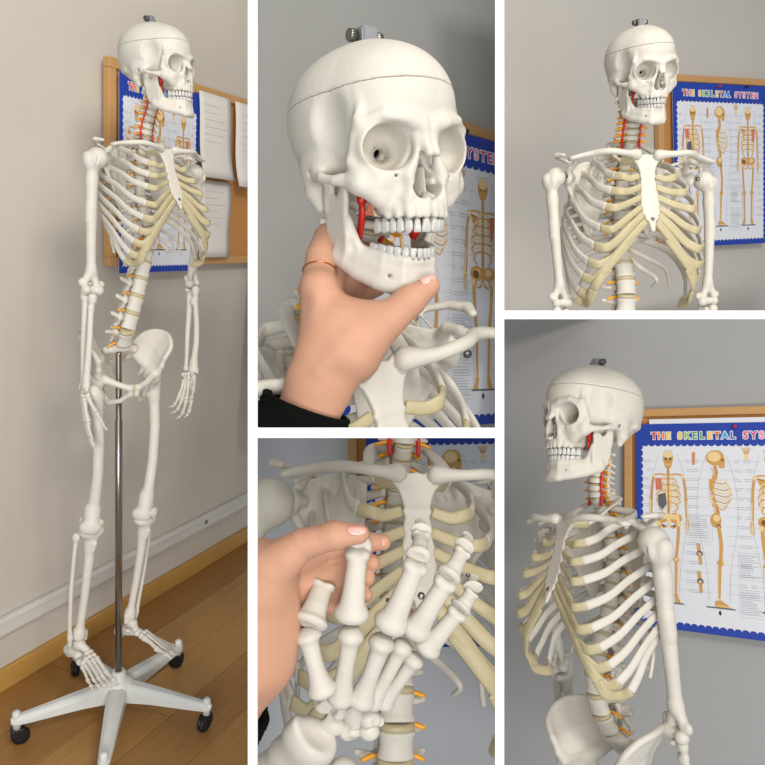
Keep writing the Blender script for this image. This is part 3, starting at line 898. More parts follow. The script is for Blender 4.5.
def add_leg(root, side, mat, knee, ankle, toe_dir, hip=None, point=0.0, front=(0, -1, 0)):
    s = Vector((side, 1, 1)); A = HIP * s if hip is None else hip
    td = Vector(toe_dir).normalized()
    limb(root, side, 'femur', A, knee, front, .400, mat)
    link('kneecap', BM['patella'], mat, root, frame(knee + (td * .032) + Vector((0, 0, .010)), A - knee, td) @ Matrix.Scale(.8, 4))
    for nm in ('tibia', 'fibula'):
        limb(root, side, nm, knee + (ankle - knee) * .035, ankle, (0, -1, 0), .372, mat)
    M = frame(ankle + Vector((0, 0, -.006)), Vector((0, 0, 1)) + td * point, td)
    m_ = (lambda me: me) if side > 0 else mirror
    for nm in ('heel_bone', 'ankle_bone', 'tarsal_bones'):
        link(nm, m_(BM[nm]), mat, root, M)
    mts = [((-17, -66, -26), (-20, -128, -48), 14, (34,)), ((-5, -68, -22), (-4, -138, -50), 9, (26, 16)), ((7, -66, -24), (8, -134, -52), 8.6, (24, 15)),
           ((16, -64, -34), (20, -126, -54), 8.4, (22, 14)), ((23, -60, -40), (32, -114, -56), 9, (20, 13))]
    for i, (a, b, w, ph) in enumerate(mts):
        a = Vector(a) * .001; b = Vector(b) * .001
        for mirr in (1,):
            def put(nm, me, p, q, wd):
                B = bone_to(p, q, (0, 0, -1), 1.0, wd)
                S = Matrix.Diagonal((side, 1, 1, 1))
                link(nm, m_(me), mat, root, M @ (S @ B @ S))
            put('foot_bone', BM['metacarpal'], a, b, w * .001 / .125 * .62)
            d = (b - a).normalized(); d.z *= .25; d.normalize(); q = b
            lens = (30, 24) if i == 0 else ph
            for k, l in enumerate(lens):
                e = q + d * l * .001
                put('toe_bone', BM['proximal_phalanx'] if k == 0 else BM['distal_phalanx'], q, e, w * .001 * (3.2 if i else 3.0))
                q = e + d * .001; d.z -= .25; d.normalize()


def add_skull(root, M, mats, jaw=0.0, jaw_drop=0.0):
    """M: skull frame in torso space (origin between the ears, metres)"""
    bone, tooth, metal = mats['bone'], mats['tooth'], mats['metal']
    sk = link('skull', BM['skull'], bone, root, M)
    link('skull_cap', BM['skull_cap'], bone, sk)
    for kind, T in tooth_row(True):
        link('tooth', BM[kind], tooth, sk, T)
    piv = Vector((0, -.010, -.006))
    R = Matrix.Translation(piv + Vector((0, -.25 * jaw_drop, -jaw_drop))) @ Matrix.Rotation(-jaw, 4, 'X').inverted() @ Matrix.Translation(-piv)
    jw = link('jaw', BM['mandible'], bone, root, M @ R)
    for kind, T in tooth_row(False):
        link('tooth', BM[kind], tooth, jw, T)
    hk = link('hanging_bracket', BM['bracket'], mats['zinc'], root, M @ Matrix.Translation((0, .004, .1155)))
    link('bracket_bolt', BM['bolt'], metal, hk)
    # red muscle ends behind the upper jaw
    for s in (1, -1):
        link('red_muscle_cord', BM['cord'] if s > 0 else mirror(BM['cord']), mats['red'], root, M)
    return sk


def build_small_parts():
    bm = bmesh.new()
    bmesh.ops.create_cube(bm, size=1)
    for v in bm.verts:
        v.co = Vector((v.co.x * .017, v.co.y * .020, v.co.z * .020 + .009))
    bmesh.ops.bevel(bm, geom=bm.edges[:], offset=.002, segments=2, affect='EDGES')
    BM['bracket'] = bm_mesh('hanging_bracket', bm)
    b = lathe('bracket_bolt', [(.0055, -.018), (.006, -.016), (.006, -.010), (.0032, -.009), (.0032, .009), (.006, .010), (.006, .016), (.0052, .018)], 12)
    P = verts_of(b).copy(); P = P[:, [2, 0, 1]]; P[:, 2] += .011; b.vertices.foreach_set('co', P.ravel()); b.update()
    BM['bolt'] = b
    BM['cord'] = sweep('red_muscle_cord', spline([(.036, -.034, -.004), (.035, -.040, -.022), (.034, -.038, -.040), (.030, -.026, -.056)], 14), [.0050] * 14, [.0030] * 14, seg=10)
    n = spline([(.0, 0, 0), (.010, .001, -.001), (.020, -.001, -.005)], 8)
    BM['nerve'] = sweep('nerve', n, [.0034, .0036, .0032, .0030, .0030, .0030, .0028, .0026], .0030, seg=8)


def add_spine(root, mats, skull_M, sp=SPINE):
    """discs, vertebrae, nerves; the neck runs from T1 to the skull base in a smooth curve"""
    bone, disc, yel, red = mats['bone'], mats['disc'], mats['yellow'], mats['red']
    lv = spine_levels(sp)
    for i, (c, up, h) in enumerate(lv):
        lum = i < 5
        me = BM['lumbar'] if lum else BM['thoracic']
        k = (1.0 - .012 * i) if lum else (1.18 - .033 * (i - 5))
        M = frame(c, up, (0, -1, 0))
        hz = h / (.0305 if lum else .0214)
        link('vertebra', me, bone, root, M @ Matrix.Diagonal((k, k, hz, 1)))
        a, b = (.0225 * k, .0165 * k) if lum else (.0155 * k, .0138 * k)
        link('spinal_disc', BM['disc'], disc, root, M @ Matrix.Translation((0, 0, h / 2)) @ Matrix.Diagonal((a, b, h * .26, 1)))
        for s in (1, -1):
            x = (.013 if lum else .010) * k
            link('nerve', BM['nerve'] if s > 0 else mirror(BM['nerve']), yel, root,
                 M @ Matrix.Translation((s * x, .016 * k if lum else .014 * k, -h * .46)) @ Matrix.Diagonal((1.25 if lum else 1.0, 1, 1.0, 1)))
    # neck
    top = lv[-1][0] + lv[-1][1] * lv[-1][2] * .5
    occ = skull_M @ Vector((0, .004, -.034))
    up1 = (skull_M.to_3x3() @ Vector((0, .10, 1))).normalized()
    L = (occ - top).length
    N = 60
    P = np.array([(1 - t) ** 3 * np.array(top) + 3 * (1 - t) ** 2 * t * np.array(top + Vector((0, -.16, .98)) * L * .36) + 3 * (1 - t) * t * t * np.array(occ - up1 * L * .30) + t ** 3 * np.array(occ)
                  for t in np.linspace(0, 1, N)])
    fr0 = Vector((0, -1, 0)); fr1 = skull_M.to_3x3() @ Vector((0, -1, 0)); fr1.normalize()
    art = {1: [], -1: []}
    for i in range(7):
        t = (i + .5) / 7
        j = min(int(t * (N - 1)), N - 3)
        c = Vector(P[j]); u = Vector(P[j + 2] - P[j - 2]).normalized()
        fr = fr0.lerp(fr1, t ** 1.4); h = L / 7
        k = 1.10 - .022 * i
        M = frame(c, u, fr)
        at = i == 6
        link('vertebra', BM['atlas'] if at else BM['cervical'], bone, root, M @ Matrix.Diagonal((k * 1.12, k * 1.12, h / .0158 if not at else 1, 1)))
        if not at:
            link('spinal_disc', BM['disc'], disc, root, M @ Matrix.Translation((0, 0, h / 2)) @ Matrix.Diagonal((.0128 * k, .0100 * k, h * .26, 1)))
        for s in (1, -1):
            link('nerve', BM['nerve'] if s > 0 else mirror(BM['nerve']), yel, root, M @ Matrix.Translation((s * .014, .006, -h * .42)) @ Matrix.Diagonal((1.1, 1, .9, 1)))
            art[s].append(M @ Vector((s * .0195, .0035, 0)))
    for s in (1, -1):
        q = [art[s][0] + Vector((0, -.004, -.022))] + art[s] + [skull_M @ Vector((s * .014, .006, -.026))]
        Q = spline(q, 40)
        link('neck_artery', sweep('neck_artery', Q, .0029, .0029, up=(0, -1, .1), seg=8), red, root)


def add_chest(root, mats, girdle=True):
    bone, cart = mats['bone'], mats['cartilage']
    for i in range(12):
        for s in (1, -1):
            m_ = (lambda me: me) if s > 0 else mirror
            link('rib', m_(BM['rib'][i]), bone, root)
            if i < 10:
                link('rib_cartilage', m_(BM['rib_cartilage'][i]), cart, root)
    link('breastbone', BM['sternum'], bone, root, BM['sternum_M'])
    link('breastbone_screw', BM['screw'], mats['metal'], root, BM['sternum_M'] @ Matrix.Translation((0, -.0035, -.147)))
    if girdle:
        for s in (1, -1):
            m_ = (lambda me: me) if s > 0 else mirror
            S = Matrix.Diagonal((s, 1, 1, 1))
            link('shoulder_blade', m_(BM['scapula']), bone, root, S @ Matrix.Translation(SHOULDER + Vector((-.028, .004, .002))) @ S)
            link('collarbone', m_(BM['clavicle']), bone, root, S @ Matrix.Translation(NOTCH + Vector((.022, -.004, -.001))) @ S)
            link('shoulder_screw', BM['screw'], mats['metal'], root, Matrix.Translation((s * (SHOULDER.x - .022), SHOULDER.y - .010, SHOULDER.z + .002)) @ Matrix.Rotation(-s * .5, 4, 'Z') @ Matrix.Scale(1.1, 4))


def add_pelvis(root, mats, PM=I4):
    bone = mats['bone']
    for s in (1, -1):
        m_ = (lambda me: me) if s > 0 else mirror
        link('hip_bone', m_(BM['hip_bone']), bone, root, PM @ Matrix.Translation((0, HIP.y, HIP.z)))
    link('sacrum', BM['sacrum'], bone, root, PM @ frame((0, .036, .950), (0, -.30, 1), (0, -1, 0)))
    link('pubic_cartilage', BM['disc'], mats['cartilage'], root, PM @ Matrix.Translation((0, HIP.y - .058, HIP.z - .020)) @ Matrix.Rotation(math.pi / 2, 4, 'Y') @ Matrix.Diagonal((.017, .008, .016, 1)))


def build_all_bones():
    build_skull(); build_mandible(); build_teeth(); build_vertebrae(); build_sacrum(); build_hip(); build_scapula()
    build_long_bones(); build_hand_bones(); build_foot_bones(); build_small_parts(); build_ribs_and_sternum()
    b = lathe('screw', [(.0020, -.002), (.0042, -.001), (.0046, 0), (.0040, .0016), (.0015, .0022)], 14)
    P = verts_of(b).copy(); P = np.stack([P[:, 0], -P[:, 2], P[:, 1]], 1); b.vertices.foreach_set('co', np.ascontiguousarray(P).ravel()); b.update()
    BM['screw'] = b
# where each skeleton, head, pelvis and chart stands: rotation rows, origin, size
FIT = {
    'p1': (((0.51979, -0.85227, -0.05873), (0.85416, 0.51726, 0.05343), (-0.01515, -0.07794, 0.99684)), (-0.48708, 1.61681, 0.33932), 0.8141),
    'p1_head': (((0.28751, -0.95448, -0.07944), (0.95757, 0.28819, 0.00294), (0.02009, -0.07692, 0.99684)), (-0.56345, 1.68540, 1.60660), 0.9218),
    'p3': (((0.99119, -0.10687, -0.07819), (0.11168, 0.99194, 0.05992), (0.07115, -0.06813, 0.99514)), (0.63292, 1.53103, 0.15521), 1.0000),
    'p5': (((0.33261, 0.93880, -0.08963), (-0.85404, 0.34016, 0.39358), (0.39998, -0.05436, 0.91491)), (0.74982, 1.04277, -1.01545), 1.3000),
    'p4': (((0.98676, -0.15849, -0.03451), (0.15953, 0.90978, 0.38320), (-0.02934, -0.38363, 0.92302)), (0.25268, 0.83455, -2.76477), 2.6000),
    'p2': (((0.81431, -0.56767, -0.12103), (0.55330, 0.82219, -0.13368), (0.17539, 0.04189, 0.98361)), (0.31888, 1.94473, -2.04311), 2.3000),
    'p3_head': (((0.95818, -0.24711, -0.14434), (0.23094, 0.96555, -0.11995), (0.16901, 0.08160, 0.98223)), (0.50544, 1.61617, 1.67756), 0.9001),
    'p5_head': (((0.31761, 0.94803, -0.01884), (-0.85674, 0.29543, 0.42274), (0.40634, -0.11812, 0.90605)), (0.62228, 1.83219, 0.82781), 1.4761),
    'p2_head': (((0.83130, -0.54580, -0.10511), (0.55113, 0.83394, 0.02840), (0.07215, -0.08153, 0.99406)), (-0.05576, 1.45430, 1.41983), 2.1746),
    'c3': (((0.92293, -0.35317, -0.15321), (0.36998, 0.92369, 0.09952), (0.10637, -0.14853, 0.98317)), (0.88876, 2.47820, 1.86654), 1.0000),
    'c5': (((0.82838, 0.55997, -0.01463), (-0.50531, 0.75829, 0.41189), (0.24174, -0.33382, 0.91111)), (0.96479, 2.47809, 0.69373), 1.3000),
    'c2': (((0.78482, -0.61300, -0.09102), (0.61756, 0.76135, 0.19737), (-0.05169, -0.21111, 0.97609)), (-0.23419, 2.85135, 1.78065), 2.4000),
    'c4': (((0.99350, 0.04207, -0.10577), (-0.01801, 0.97558, 0.21888), (0.11239, -0.21556, 0.97000)), (-0.04197, 4.15293, 0.13785), 2.6000),
    'p1_pelvis': (((0.72423, -0.68881, 0.03212), (0.68935, 0.72437, -0.00943), (-0.01677, 0.02897, 0.99944)), (-0.60716, 1.60969, 0.24862), 0.7880),
}
CW = .42                      # width of the charts in the smaller bays
STAND_XY = (-.607, 1.611); STAND_A = 67; POLE_T = 1.08
JAW2 = .17

# the close-up head sits a little right of and smaller than the first estimate
_R, _T, _s = FIT['p2_head']
_f = Vector((0, -.080, 0)) * _s
_T = Vector(_T) + Matrix(_R) @ (_f - _f * .95) + GAZE @ Vector((.006, 0, .0))
FIT['p2_head'] = (_R, tuple(_T), _s * .95)

# the charts of the right-hand bays hang on walls well behind the skeletons
_R, _T, _s = FIT['c3']
FIT['c3'] = (_R, (_T[0] * 1.18, _T[1] * 1.18, 1.34 + (_T[2] - 1.34) * 1.18), _s * 1.18)

def _nudge(k, dx, dy, g):      # small corrections of a head: right, up (metres in the sight frame), size
    R, T, z = FIT[k]
    FIT[k] = (R, tuple(Vector(T) + GAZE @ Vector((dx, 0, dy))), z * g)
_nudge('p5_head', -.012, .008, 1.02); _nudge('p1_head', .009, .006, 1.0)
# ------------------------------------------------------------------ wall chart, cork board, stand
PW, PH_ = .45, .54

class Print:
    """flat printed shapes in the plane of the sheet, coordinates u right, v down in metres, several inks"""
    def __init__(s):
        s.v = []; s.f = []; s.m = []; s.inks = []; s.z = 0
    def ink(s, n):
        if n not in s.inks: s.inks.append(n)
        return s.inks.index(n)
    def poly(s, pts, ink):
        b = len(s.v); s.z += 1
        s.v += [(p[0], -.0007 - .0000015 * s.z, -p[1]) for p in pts]
        s.f.append(tuple(range(b, b + len(pts)))); s.m.append(s.ink(ink))
    def line(s, pts, w, ink, w2=None):
        p = np.array(pts, float); n = len(p); t = np.gradient(p, axis=0); t /= np.linalg.norm(t, axis=1)[:, None] + 1e-9
        nn = np.stack([-t[:, 1], t[:, 0]], 1); ws = np.linspace(w, w if w2 is None else w2, n)[:, None] / 2
        a, c = p + nn * ws, p - nn * ws; b = len(s.v); s.z += 1; y = -.0007 - .0000015 * s.z
        s.v += [(q[0], y, -q[1]) for q in a] + [(q[0], y, -q[1]) for q in c]
        for i in range(n - 1):
            s.f.append((b + i, b + i + 1, b + n + i + 1, b + n + i)); s.m.append(s.ink(ink))
    def curve(s, pts, w, ink, n=9, w2=None):
        s.line(spline(pts, n), w, ink, w2)
    def oval(s, c, r, ink, n=16):
        s.poly([(c[0] + r[0] * math.cos(2 * math.pi * k / n), c[1] + r[1] * math.sin(2 * math.pi * k / n)) for k in range(n)], ink)
    def mesh(s, name, mats):
        me = bpy.data.meshes.new(name)
        # every face looks at the reader (-y)
        fs = []
        for f in s.f:
            p = [Vector(s.v[i]) for i in f]
            nrm = Vector((0, 0, 0))
            for i in range(len(p)):
                a, b = p[i], p[(i + 1) % len(p)]
                nrm += a.cross(b)
            fs.append(f if nrm.y < 0 else f[::-1])
        me.from_pydata(s.v, [], fs)
        for i in s.inks: me.materials.append(mats[i])
        me.polygons.foreach_set('material_index', s.m); me.update()
        return me


def draw_figure(view):
    """one printed skeleton, 1 unit tall, feet at v=1, axis at u=0"""
    P = Print(); B, D, S = 'print_bone', 'print_dark', 'print_slate'
    mir = (1, -1)
    if view != 'side':
        back = view == 'back'
        P.oval((0, .052), (.036, .050), B); P.oval((0, .028), (.030, .026), 'print_pale')
        if not back:
            for m in mir: P.oval((m * .015, .056), (.010, .011), D, 10)
            P.poly([(-.005, .078), (.005, .078), (0, .064)], D); P.line([(-.016, .092), (.016, .092)], .008, 'print_pale'); P.line([(-.016, .092), (.016, .092)], .0018, D)
            P.poly([(-.028, .086), (.028, .086), (.018, .118), (-.018, .118)], B)
            P.line([(-.018, .096), (.018, .096)], .007, 'print_pale'); P.line([(-.018, .096), (.018, .096)], .0018, D)
        else:
            P.line([(-.034, .060), (.034, .060)], .003, D); P.oval((0, .092), (.022, .016), B)
        P.line([(0, .10), (0, .46)], .017, B)
        for k in range(26): P.line([(-.010, .115 + k * .0133), (.010, .115 + k * .0133)], .0022, D)
        for m in mir:
            P.curve([(m * .008, .168), (m * .05, .160), (m * .098, .166)], .010, B)
            if back: P.poly([(m * .03, .185), (m * .088, .175), (m * .074, .215), (m * .048, .262)], B); P.line([(m * .034, .195), (m * .09, .18)], .004, D)
            for k in range(10):
                w = (.040, .056, .067, .074, .079, .082, .083, .081, .076, .064)[k]; y0 = .172 + k * .0195; dy = .016 + .0028 * k
                P.curve([(m * .006, y0), (m * w * .75, y0 - .004 + dy * .35), (m * w, y0 + dy), (m * w * (.55 if k < 6 else .62), y0 + dy * 1.5)], .0078, B if k % 2 else 'print_pale', 9)
                if not back and k > 1: P.curve([(m * w * .6, y0 + dy * 1.5), (m * w * .35, y0 + dy * 1.3), (m * .008, .235 + k * .006)], .005, 'print_pale', 6)
            # arms
            a = [(m * .100, .172), (m * .112, .250), (m * .116, .325)]
            P.curve(a, .017, B, 8, .015); P.oval((m * .100, .176), (.014, .014), 'print_pale', 10); P.oval((m * .117, .328), (.012, .010), B, 10)
            P.line([(m * .113, .335), (m * .118, .45)], .009, B); P.line([(m * .123, .335), (m * .128, .45)], .009, 'print_pale')
            for q in range(5): P.line([(m * (.114 + q * .005), .455), (m * (.108 + q * .0085), .50), (m * (.106 + q * .0075), .545 - abs(q - 2) * .009)], .0045, B if q % 2 else 'print_pale', .003)
            # hips and legs
            P.oval((m * .047, .452), (.043, .036), B, 14); P.oval((m * .040, .446), (.024, .018), 'print_pale', 12)
            P.curve([(m * .06, .48), (m * .035, .515), (m * .008, .505)], .014, B); P.oval((m * .036, .505), (.011, .009), S if not back else 'paper', 10)
            P.curve([(m * .066, .492), (m * .060, .60), (m * .046, .715)], .021, B, 8, .020); P.oval((m * .070, .492), (.016, .016), 'print_pale', 10)
            P.oval((m * .046, .722), (.021, .019), B, 12)
            if not back: P.oval((m * .046, .720), (.011, .012), 'print_pale', 10)
            P.line([(m * .045, .735), (m * .040, .94)], .017, B, .013); P.line([(m * .060, .74), (m * .052, .945)], .006, 'print_pale')
            P.oval((m * .042, .950), (.014, .012), B, 10); P.poly([(m * .032, .955), (m * .054, .955), (m * .074, .995), (m * .036, .995)], B)
        P.poly([(-.026, .425), (.026, .425), (.006, .50), (-.006, .50)], 'print_pale' if not back else B)
        if view == 'front':      # organs and muscle shown on one half
            P.poly([(-.072, .30), (-.02, .285), (-.012, .36), (-.04, .40), (-.07, .37)], S); P.poly([(-.09, .19), (-.05, .185), (-.04, .26), (-.085, .27)], 'print_rose')
            P.line([(-.10, .18), (-.118, .33)], .007, 'print_rose'); P.oval((-.046, .72), (.022, .03), 'print_grey', 12); P.line([(-.05, .66), (-.05, .70)], .006, S)
            P.line([(.06, .42), (.064, .49)], .02, 'print_pale')
        else:
            P.poly([(.05, .19), (.086, .185), (.08, .27), (.056, .30)], 'print_rose'); P.oval((-.05, .455), (.022, .02), D, 10)
    else:
        P.oval((-.006, .048), (.060, .050), B, 18); P.oval((-.012, .040), (.042, .034), 'print_pale', 14)
        P.poly([(.03, .05), (.056, .056), (.054, .112), (.022, .118), (.012, .09)], B); P.oval((.040, .062), (.009, .009), D, 10); P.line([(.026, .097), (.055, .097)], .006, 'print_pale'); P.line([(.026, .097), (.055, .097)], .0018, D)
        P.curve([(-.01, .095), (.0, .15), (-.022, .21), (-.026, .29), (.0, .38), (.004, .42), (-.022, .47)], .020, B, 16)
        for k in range(24):
            q = spline([(-.01, .11), (.0, .15), (-.022, .21), (-.026, .29), (.0, .38), (.004, .42)], 24)[k]
            P.line([(q[0] - .010, q[1]), (q[0] + .010, q[1] + .001)], .002, D); P.line([(q[0] - .010, q[1] + .003), (q[0] - .026, q[1] + .010)], .005, B)
        for k in range(10):
            y0 = .178 + k * .0185; w = (.040, .062, .078, .088, .094, .096, .094, .088, .078, .062)[k]
            P.curve([(-.02, y0), (-.034, y0 + .012), (.0, y0 + .014 + k * .001), (w * .6, y0 + .020 + .0022 * k), (w, y0 + .010)], .0068, B if k % 2 else 'print_pale', 12)
        P.curve([(.052, .185), (.082, .25), (.092, .30)], .007, 'print_pale', 8)
        P.poly([(-.05, .19), (-.02, .185), (-.028, .27), (-.046, .26)], B); P.oval((-.012, .178), (.018, .016), B, 10)
        P.oval((-.012, .455), (.036, .046), B, 14); P.oval((-.006, .440), (.022, .022), 'print_pale', 12); P.oval((.006, .495), (.016, .018), D, 10); P.oval((.008, .497), (.008, .010), 'paper', 8)
        P.curve([(.004, .49), (.018, .60), (.012, .715)], .024, B, 8, .022); P.oval((.010, .722), (.022, .021), B, 12); P.oval((.030, .718), (.008, .013), 'print_pale', 10)
        P.line([(.008, .74), (-.002, .945)], .018, B, .014); P.line([(-.006, .745), (-.010, .945)], .006, 'print_pale')
        P.poly([(-.030, .960), (.004, .950), (.050, .978), (.070, .995), (-.030, .995)], B); P.line([(-.02, .985), (.06, .990)], .005, 'print_pale')
    P.poly([(-.09, .996), (.09, .996), (.10, 1.004), (-.08, 1.004)], 'print_slate')
    P.poly([(0, 1.012), (.010, 1.03), (0, 1.048), (-.010, 1.03)], 'pin_dark')
    return P


def text_mesh(ch, size, offset=0.0):
    c = bpy.data.curves.new('t', 'FONT'); c.body = ch; c.size = size; c.align_x = 'CENTER'; c.offset = offset; c.resolution_u = 3
    o = bpy.data.objects.new('t', c); COL.objects.link(o)
    dg = bpy.context.evaluated_depsgraph_get(); me = bpy.data.meshes.new_from_object(o.evaluated_get(dg))
    bpy.data.objects.remove(o); bpy.data.curves.remove(c)
    me.transform(Matrix.Rotation(math.pi / 2, 4, 'X'))
    me.name = 'letter'
    return me


def scallop_strip(length, depth, wave, amp):
    """flat strip from v=0 (outer, straight) to v=depth with a scalloped inner edge"""
    n = int(length / wave * 8); pts = []
    for i in range(n + 1):
        x = length * i / n; ph = (x / wave) % 1
        pts.append((x, depth + amp * math.sqrt(max(0, 1 - (2 * ph - 1) ** 2))))
    bm = bmesh.new(); top = [bm.verts.new((x, 0, 0)) for x, _ in pts]; bot = [bm.verts.new((x, 0, -y)) for x, y in pts]
    for i in range(n):
        bm.faces.new((top[i], bot[i], bot[i + 1], top[i + 1]))
    r = bmesh.ops.extrude_face_region(bm, geom=bm.faces[:])
    for v in r['geom']:
        if isinstance(v, bmesh.types.BMVert): v.co.y -= .0006
    bmesh.ops.recalc_face_normals(bm, faces=bm.faces)
    return bm_mesh('border_strip', bm)


CHART = {}
def build_chart_parts():
    CHART['sheet'] = box('chart_sheet', (0, -.0005, -PH_), (PW, .0005, 0))
    CHART['strips'] = [(scallop_strip(PW, .056, .018, .006), Matrix.Identity(4)),
                       (scallop_strip(PW, .014, .018, .006), Matrix.Translation((PW, 0, -PH_)) @ Matrix.Rotation(math.pi, 4, 'Y')),
                       (scallop_strip(PH_, .014, .018, .006), Matrix.Translation((0, -.0003, -PH_)) @ Matrix.Rotation(-math.pi / 2, 4, 'Y')),
                       (scallop_strip(PH_, .014, .018, .006), Matrix.Translation((PW, -.0003, 0)) @ Matrix.Rotation(math.pi / 2, 4, 'Y'))]
    figs = []
    for view, u in (('front', .20), ('side', .485), ('back', .785)):
        P = draw_figure(view)
        figs.append((P.mesh('printed_skeleton', MATS), Matrix.Translation((u * PW, -.0004, -.115 * PH_ - .012)) @ Matrix.Diagonal((.400, 1, .400, 1))))
    CHART['figs'] = figs
    rnd = random.Random(4); C = Print()
    def block(u, v, w, rows, align):
        for r in range(rows):
            l = w * rnd.uniform(.5, 1); x = u if align > 0 else u - l if align < 0 else u - l / 2
            C.line([(x, v + r * .0052), (x + l, v + r * .0052)], .0013, 'print_grey')
    for u in (.20, .485, .785):
        block(u * PW, .074, .04, 2, 0)
        for k in range(15):
            v = .10 + k * .024
            for m in (1, -1):
                x = u * PW + m * rnd.uniform(.044, .054); 
                if .03 < x < PW - .03:
                    block(x, v, .022, 2, m); C.line([(u * PW + m * .02, v + .002), (x, v + .002)], .0005, 'print_grey')
    for u, v in ((.60, .34), (.60, .43), (.33, .25)):
        block(u * PW, v, .05, 11, 1); C.line([(u * PW - .003, v - .006), (u * PW + .056, v - .006), (u * PW + .056, v + .06), (u * PW - .003, v + .06), (u * PW - .003, v - .006)], .0008, 'print_grey')
    for u in (.20, .485, .785):
        for m in (1, -1):
            C.curve([(u * PW + m * .026, .085), (u * PW + m * .045, .15), (u * PW + m * .052, .25), (u * PW + m * .03, .38), (u * PW + m * .026, .46)], .0007, 'print_grey', 14)
    CHART['captions'] = C.mesh('printed_captions', MATS)
    def drawing(): K = Print(); CHART.setdefault('details', []).append(K); return K
    CHART['details'] = []
    K = drawing(); K.line([(.355 * PW, .078), (.352 * PW, .112)], .009, 'print_bone'); K.line([(.350 * PW, .082), (.350 * PW, .108)], .004, 'print_rose')
    for v0 in (.335, .405):
        K = drawing()
        K.line([(.37 * PW, v0 - .018), (.377 * PW, v0 + .008)], .010, 'print_bone'); K.oval((.378 * PW, v0 + .008), (.009, .008), 'print_slate', 10)
        K.oval((.378 * PW, v0 + .010), (.005, .005), 'print_pale', 8); K.line([(.379 * PW, v0 + .010), (.382 * PW, v0 + .036)], .009, 'print_bone')
    K = drawing()
    for q in range(5): K.curve([(.655 * PW, .088), (.655 * PW + (q - 2) * .003, .078), (.655 * PW + (q - 2) * .005, .066)], .0024, 'print_bone', 5)
    K.oval((.655 * PW, .090), (.006, .008), 'print_pale', 10)
    CHART['details'] = [K.mesh('printed_drawing', MATS) for K in CHART['details']]
    # title letters
    words = [('THE', [0, 1, 2]), ('SKELETAL', [2, 3, 4, 4, 2, 1, 5, 6]), ('SYSTEM', [7, 8, 9, 7, 8, 9])]
    xs = .052; L = []
    adv = .0198; cache = {}
    for wd, cols in words:
        for ch, c in zip(wd, cols):
            for key, off in ((ch, .0009), (ch + 'w', .0028)):
                if key not in cache: cache[key] = text_mesh(ch, .026, off)
            a = cache[ch].copy(); b = cache[ch + 'w']
            a.materials.clear(); a.materials.append(MATS['ink%d' % c])
            if not b.materials: b.materials.append(MATS['paper'])
            L.append((a, b, xs)); xs += adv
        xs += .0125
    CHART['letters'] = L
    s = lathe('push_pin', [(.0012, 0), (.0040, .002), (.0028, .004), (.0030, .009), (.0046, .011), (.0030, .013)], 10)
    s.transform(Matrix.Rotation(math.pi / 2, 4, 'X')); CHART['pin'] = s; CHART['pin2'] = s.copy()


def add_chart(M, label, pins=((.30, 'pin_red'), (.62, 'pin_dark'))):
    root = thing('wall_chart', label, 'poster', M, 'skeletal system charts')
    link('chart_sheet', CHART['sheet'], MATS['paper'], root)
    for i, (me, T) in enumerate(CHART['strips']):
        link('border_strip', me, MATS['blue'], root, Matrix.Translation((0, -.0006, 0)) @ T)
    for me, T in CHART['figs']: link('printed_skeleton', me, None, root, T)
    link('printed_captions', CHART['captions'], None, root); [link('printed_drawing', me, None, root) for me in CHART['details']]
    for a, b, x in CHART['letters']:
        o = link('letter', a, None, root, Matrix.Translation((x, -.0016, -.042)))
        link('letter_outline', b, None, o, Matrix.Translation((0, .0002, 0)))
    return root


def add_pins(M, pins, s, where):
    for u, col, label in pins:
        me = CHART['pin'] if col == 'pin_red' else CHART['pin2']
        thing('push_pin', label, 'pin', M @ Matrix.Translation((u * PW, -.0012, -.008)), 'push pins', me, MATS[col])


def add_board(M, w, h, label, fr=.018, mat_flat=True, left=True, bottom=True):
    """framed cork board, origin at its top left corner, front -y"""
    root = thing('cork_board', label, 'board', M, 'framed cork boards')
    link('cork_panel', box('cork_panel', (fr * .5, -.002, -h + fr * .5), (w - fr * .5, .010, -fr * .5)), MATS['cork'], root)
    a = [((0, -.012, -fr), (w, .012, 0), 'frame_wood_flat', 1), ((0, -.012, -h), (w, .012, -h + fr), 'frame_wood_flat', 1),
         ((0, -.012, -h + fr), (fr, .012, -fr), 'frame_wood', 0), ((w - fr, -.012, -h + fr), (w, .012, -fr), 'frame_wood', 0)]
    for lo, hi, m, _ in a:
        link('frame_rail', box('frame_rail', lo, hi, .003), MATS[m], root)
    return root


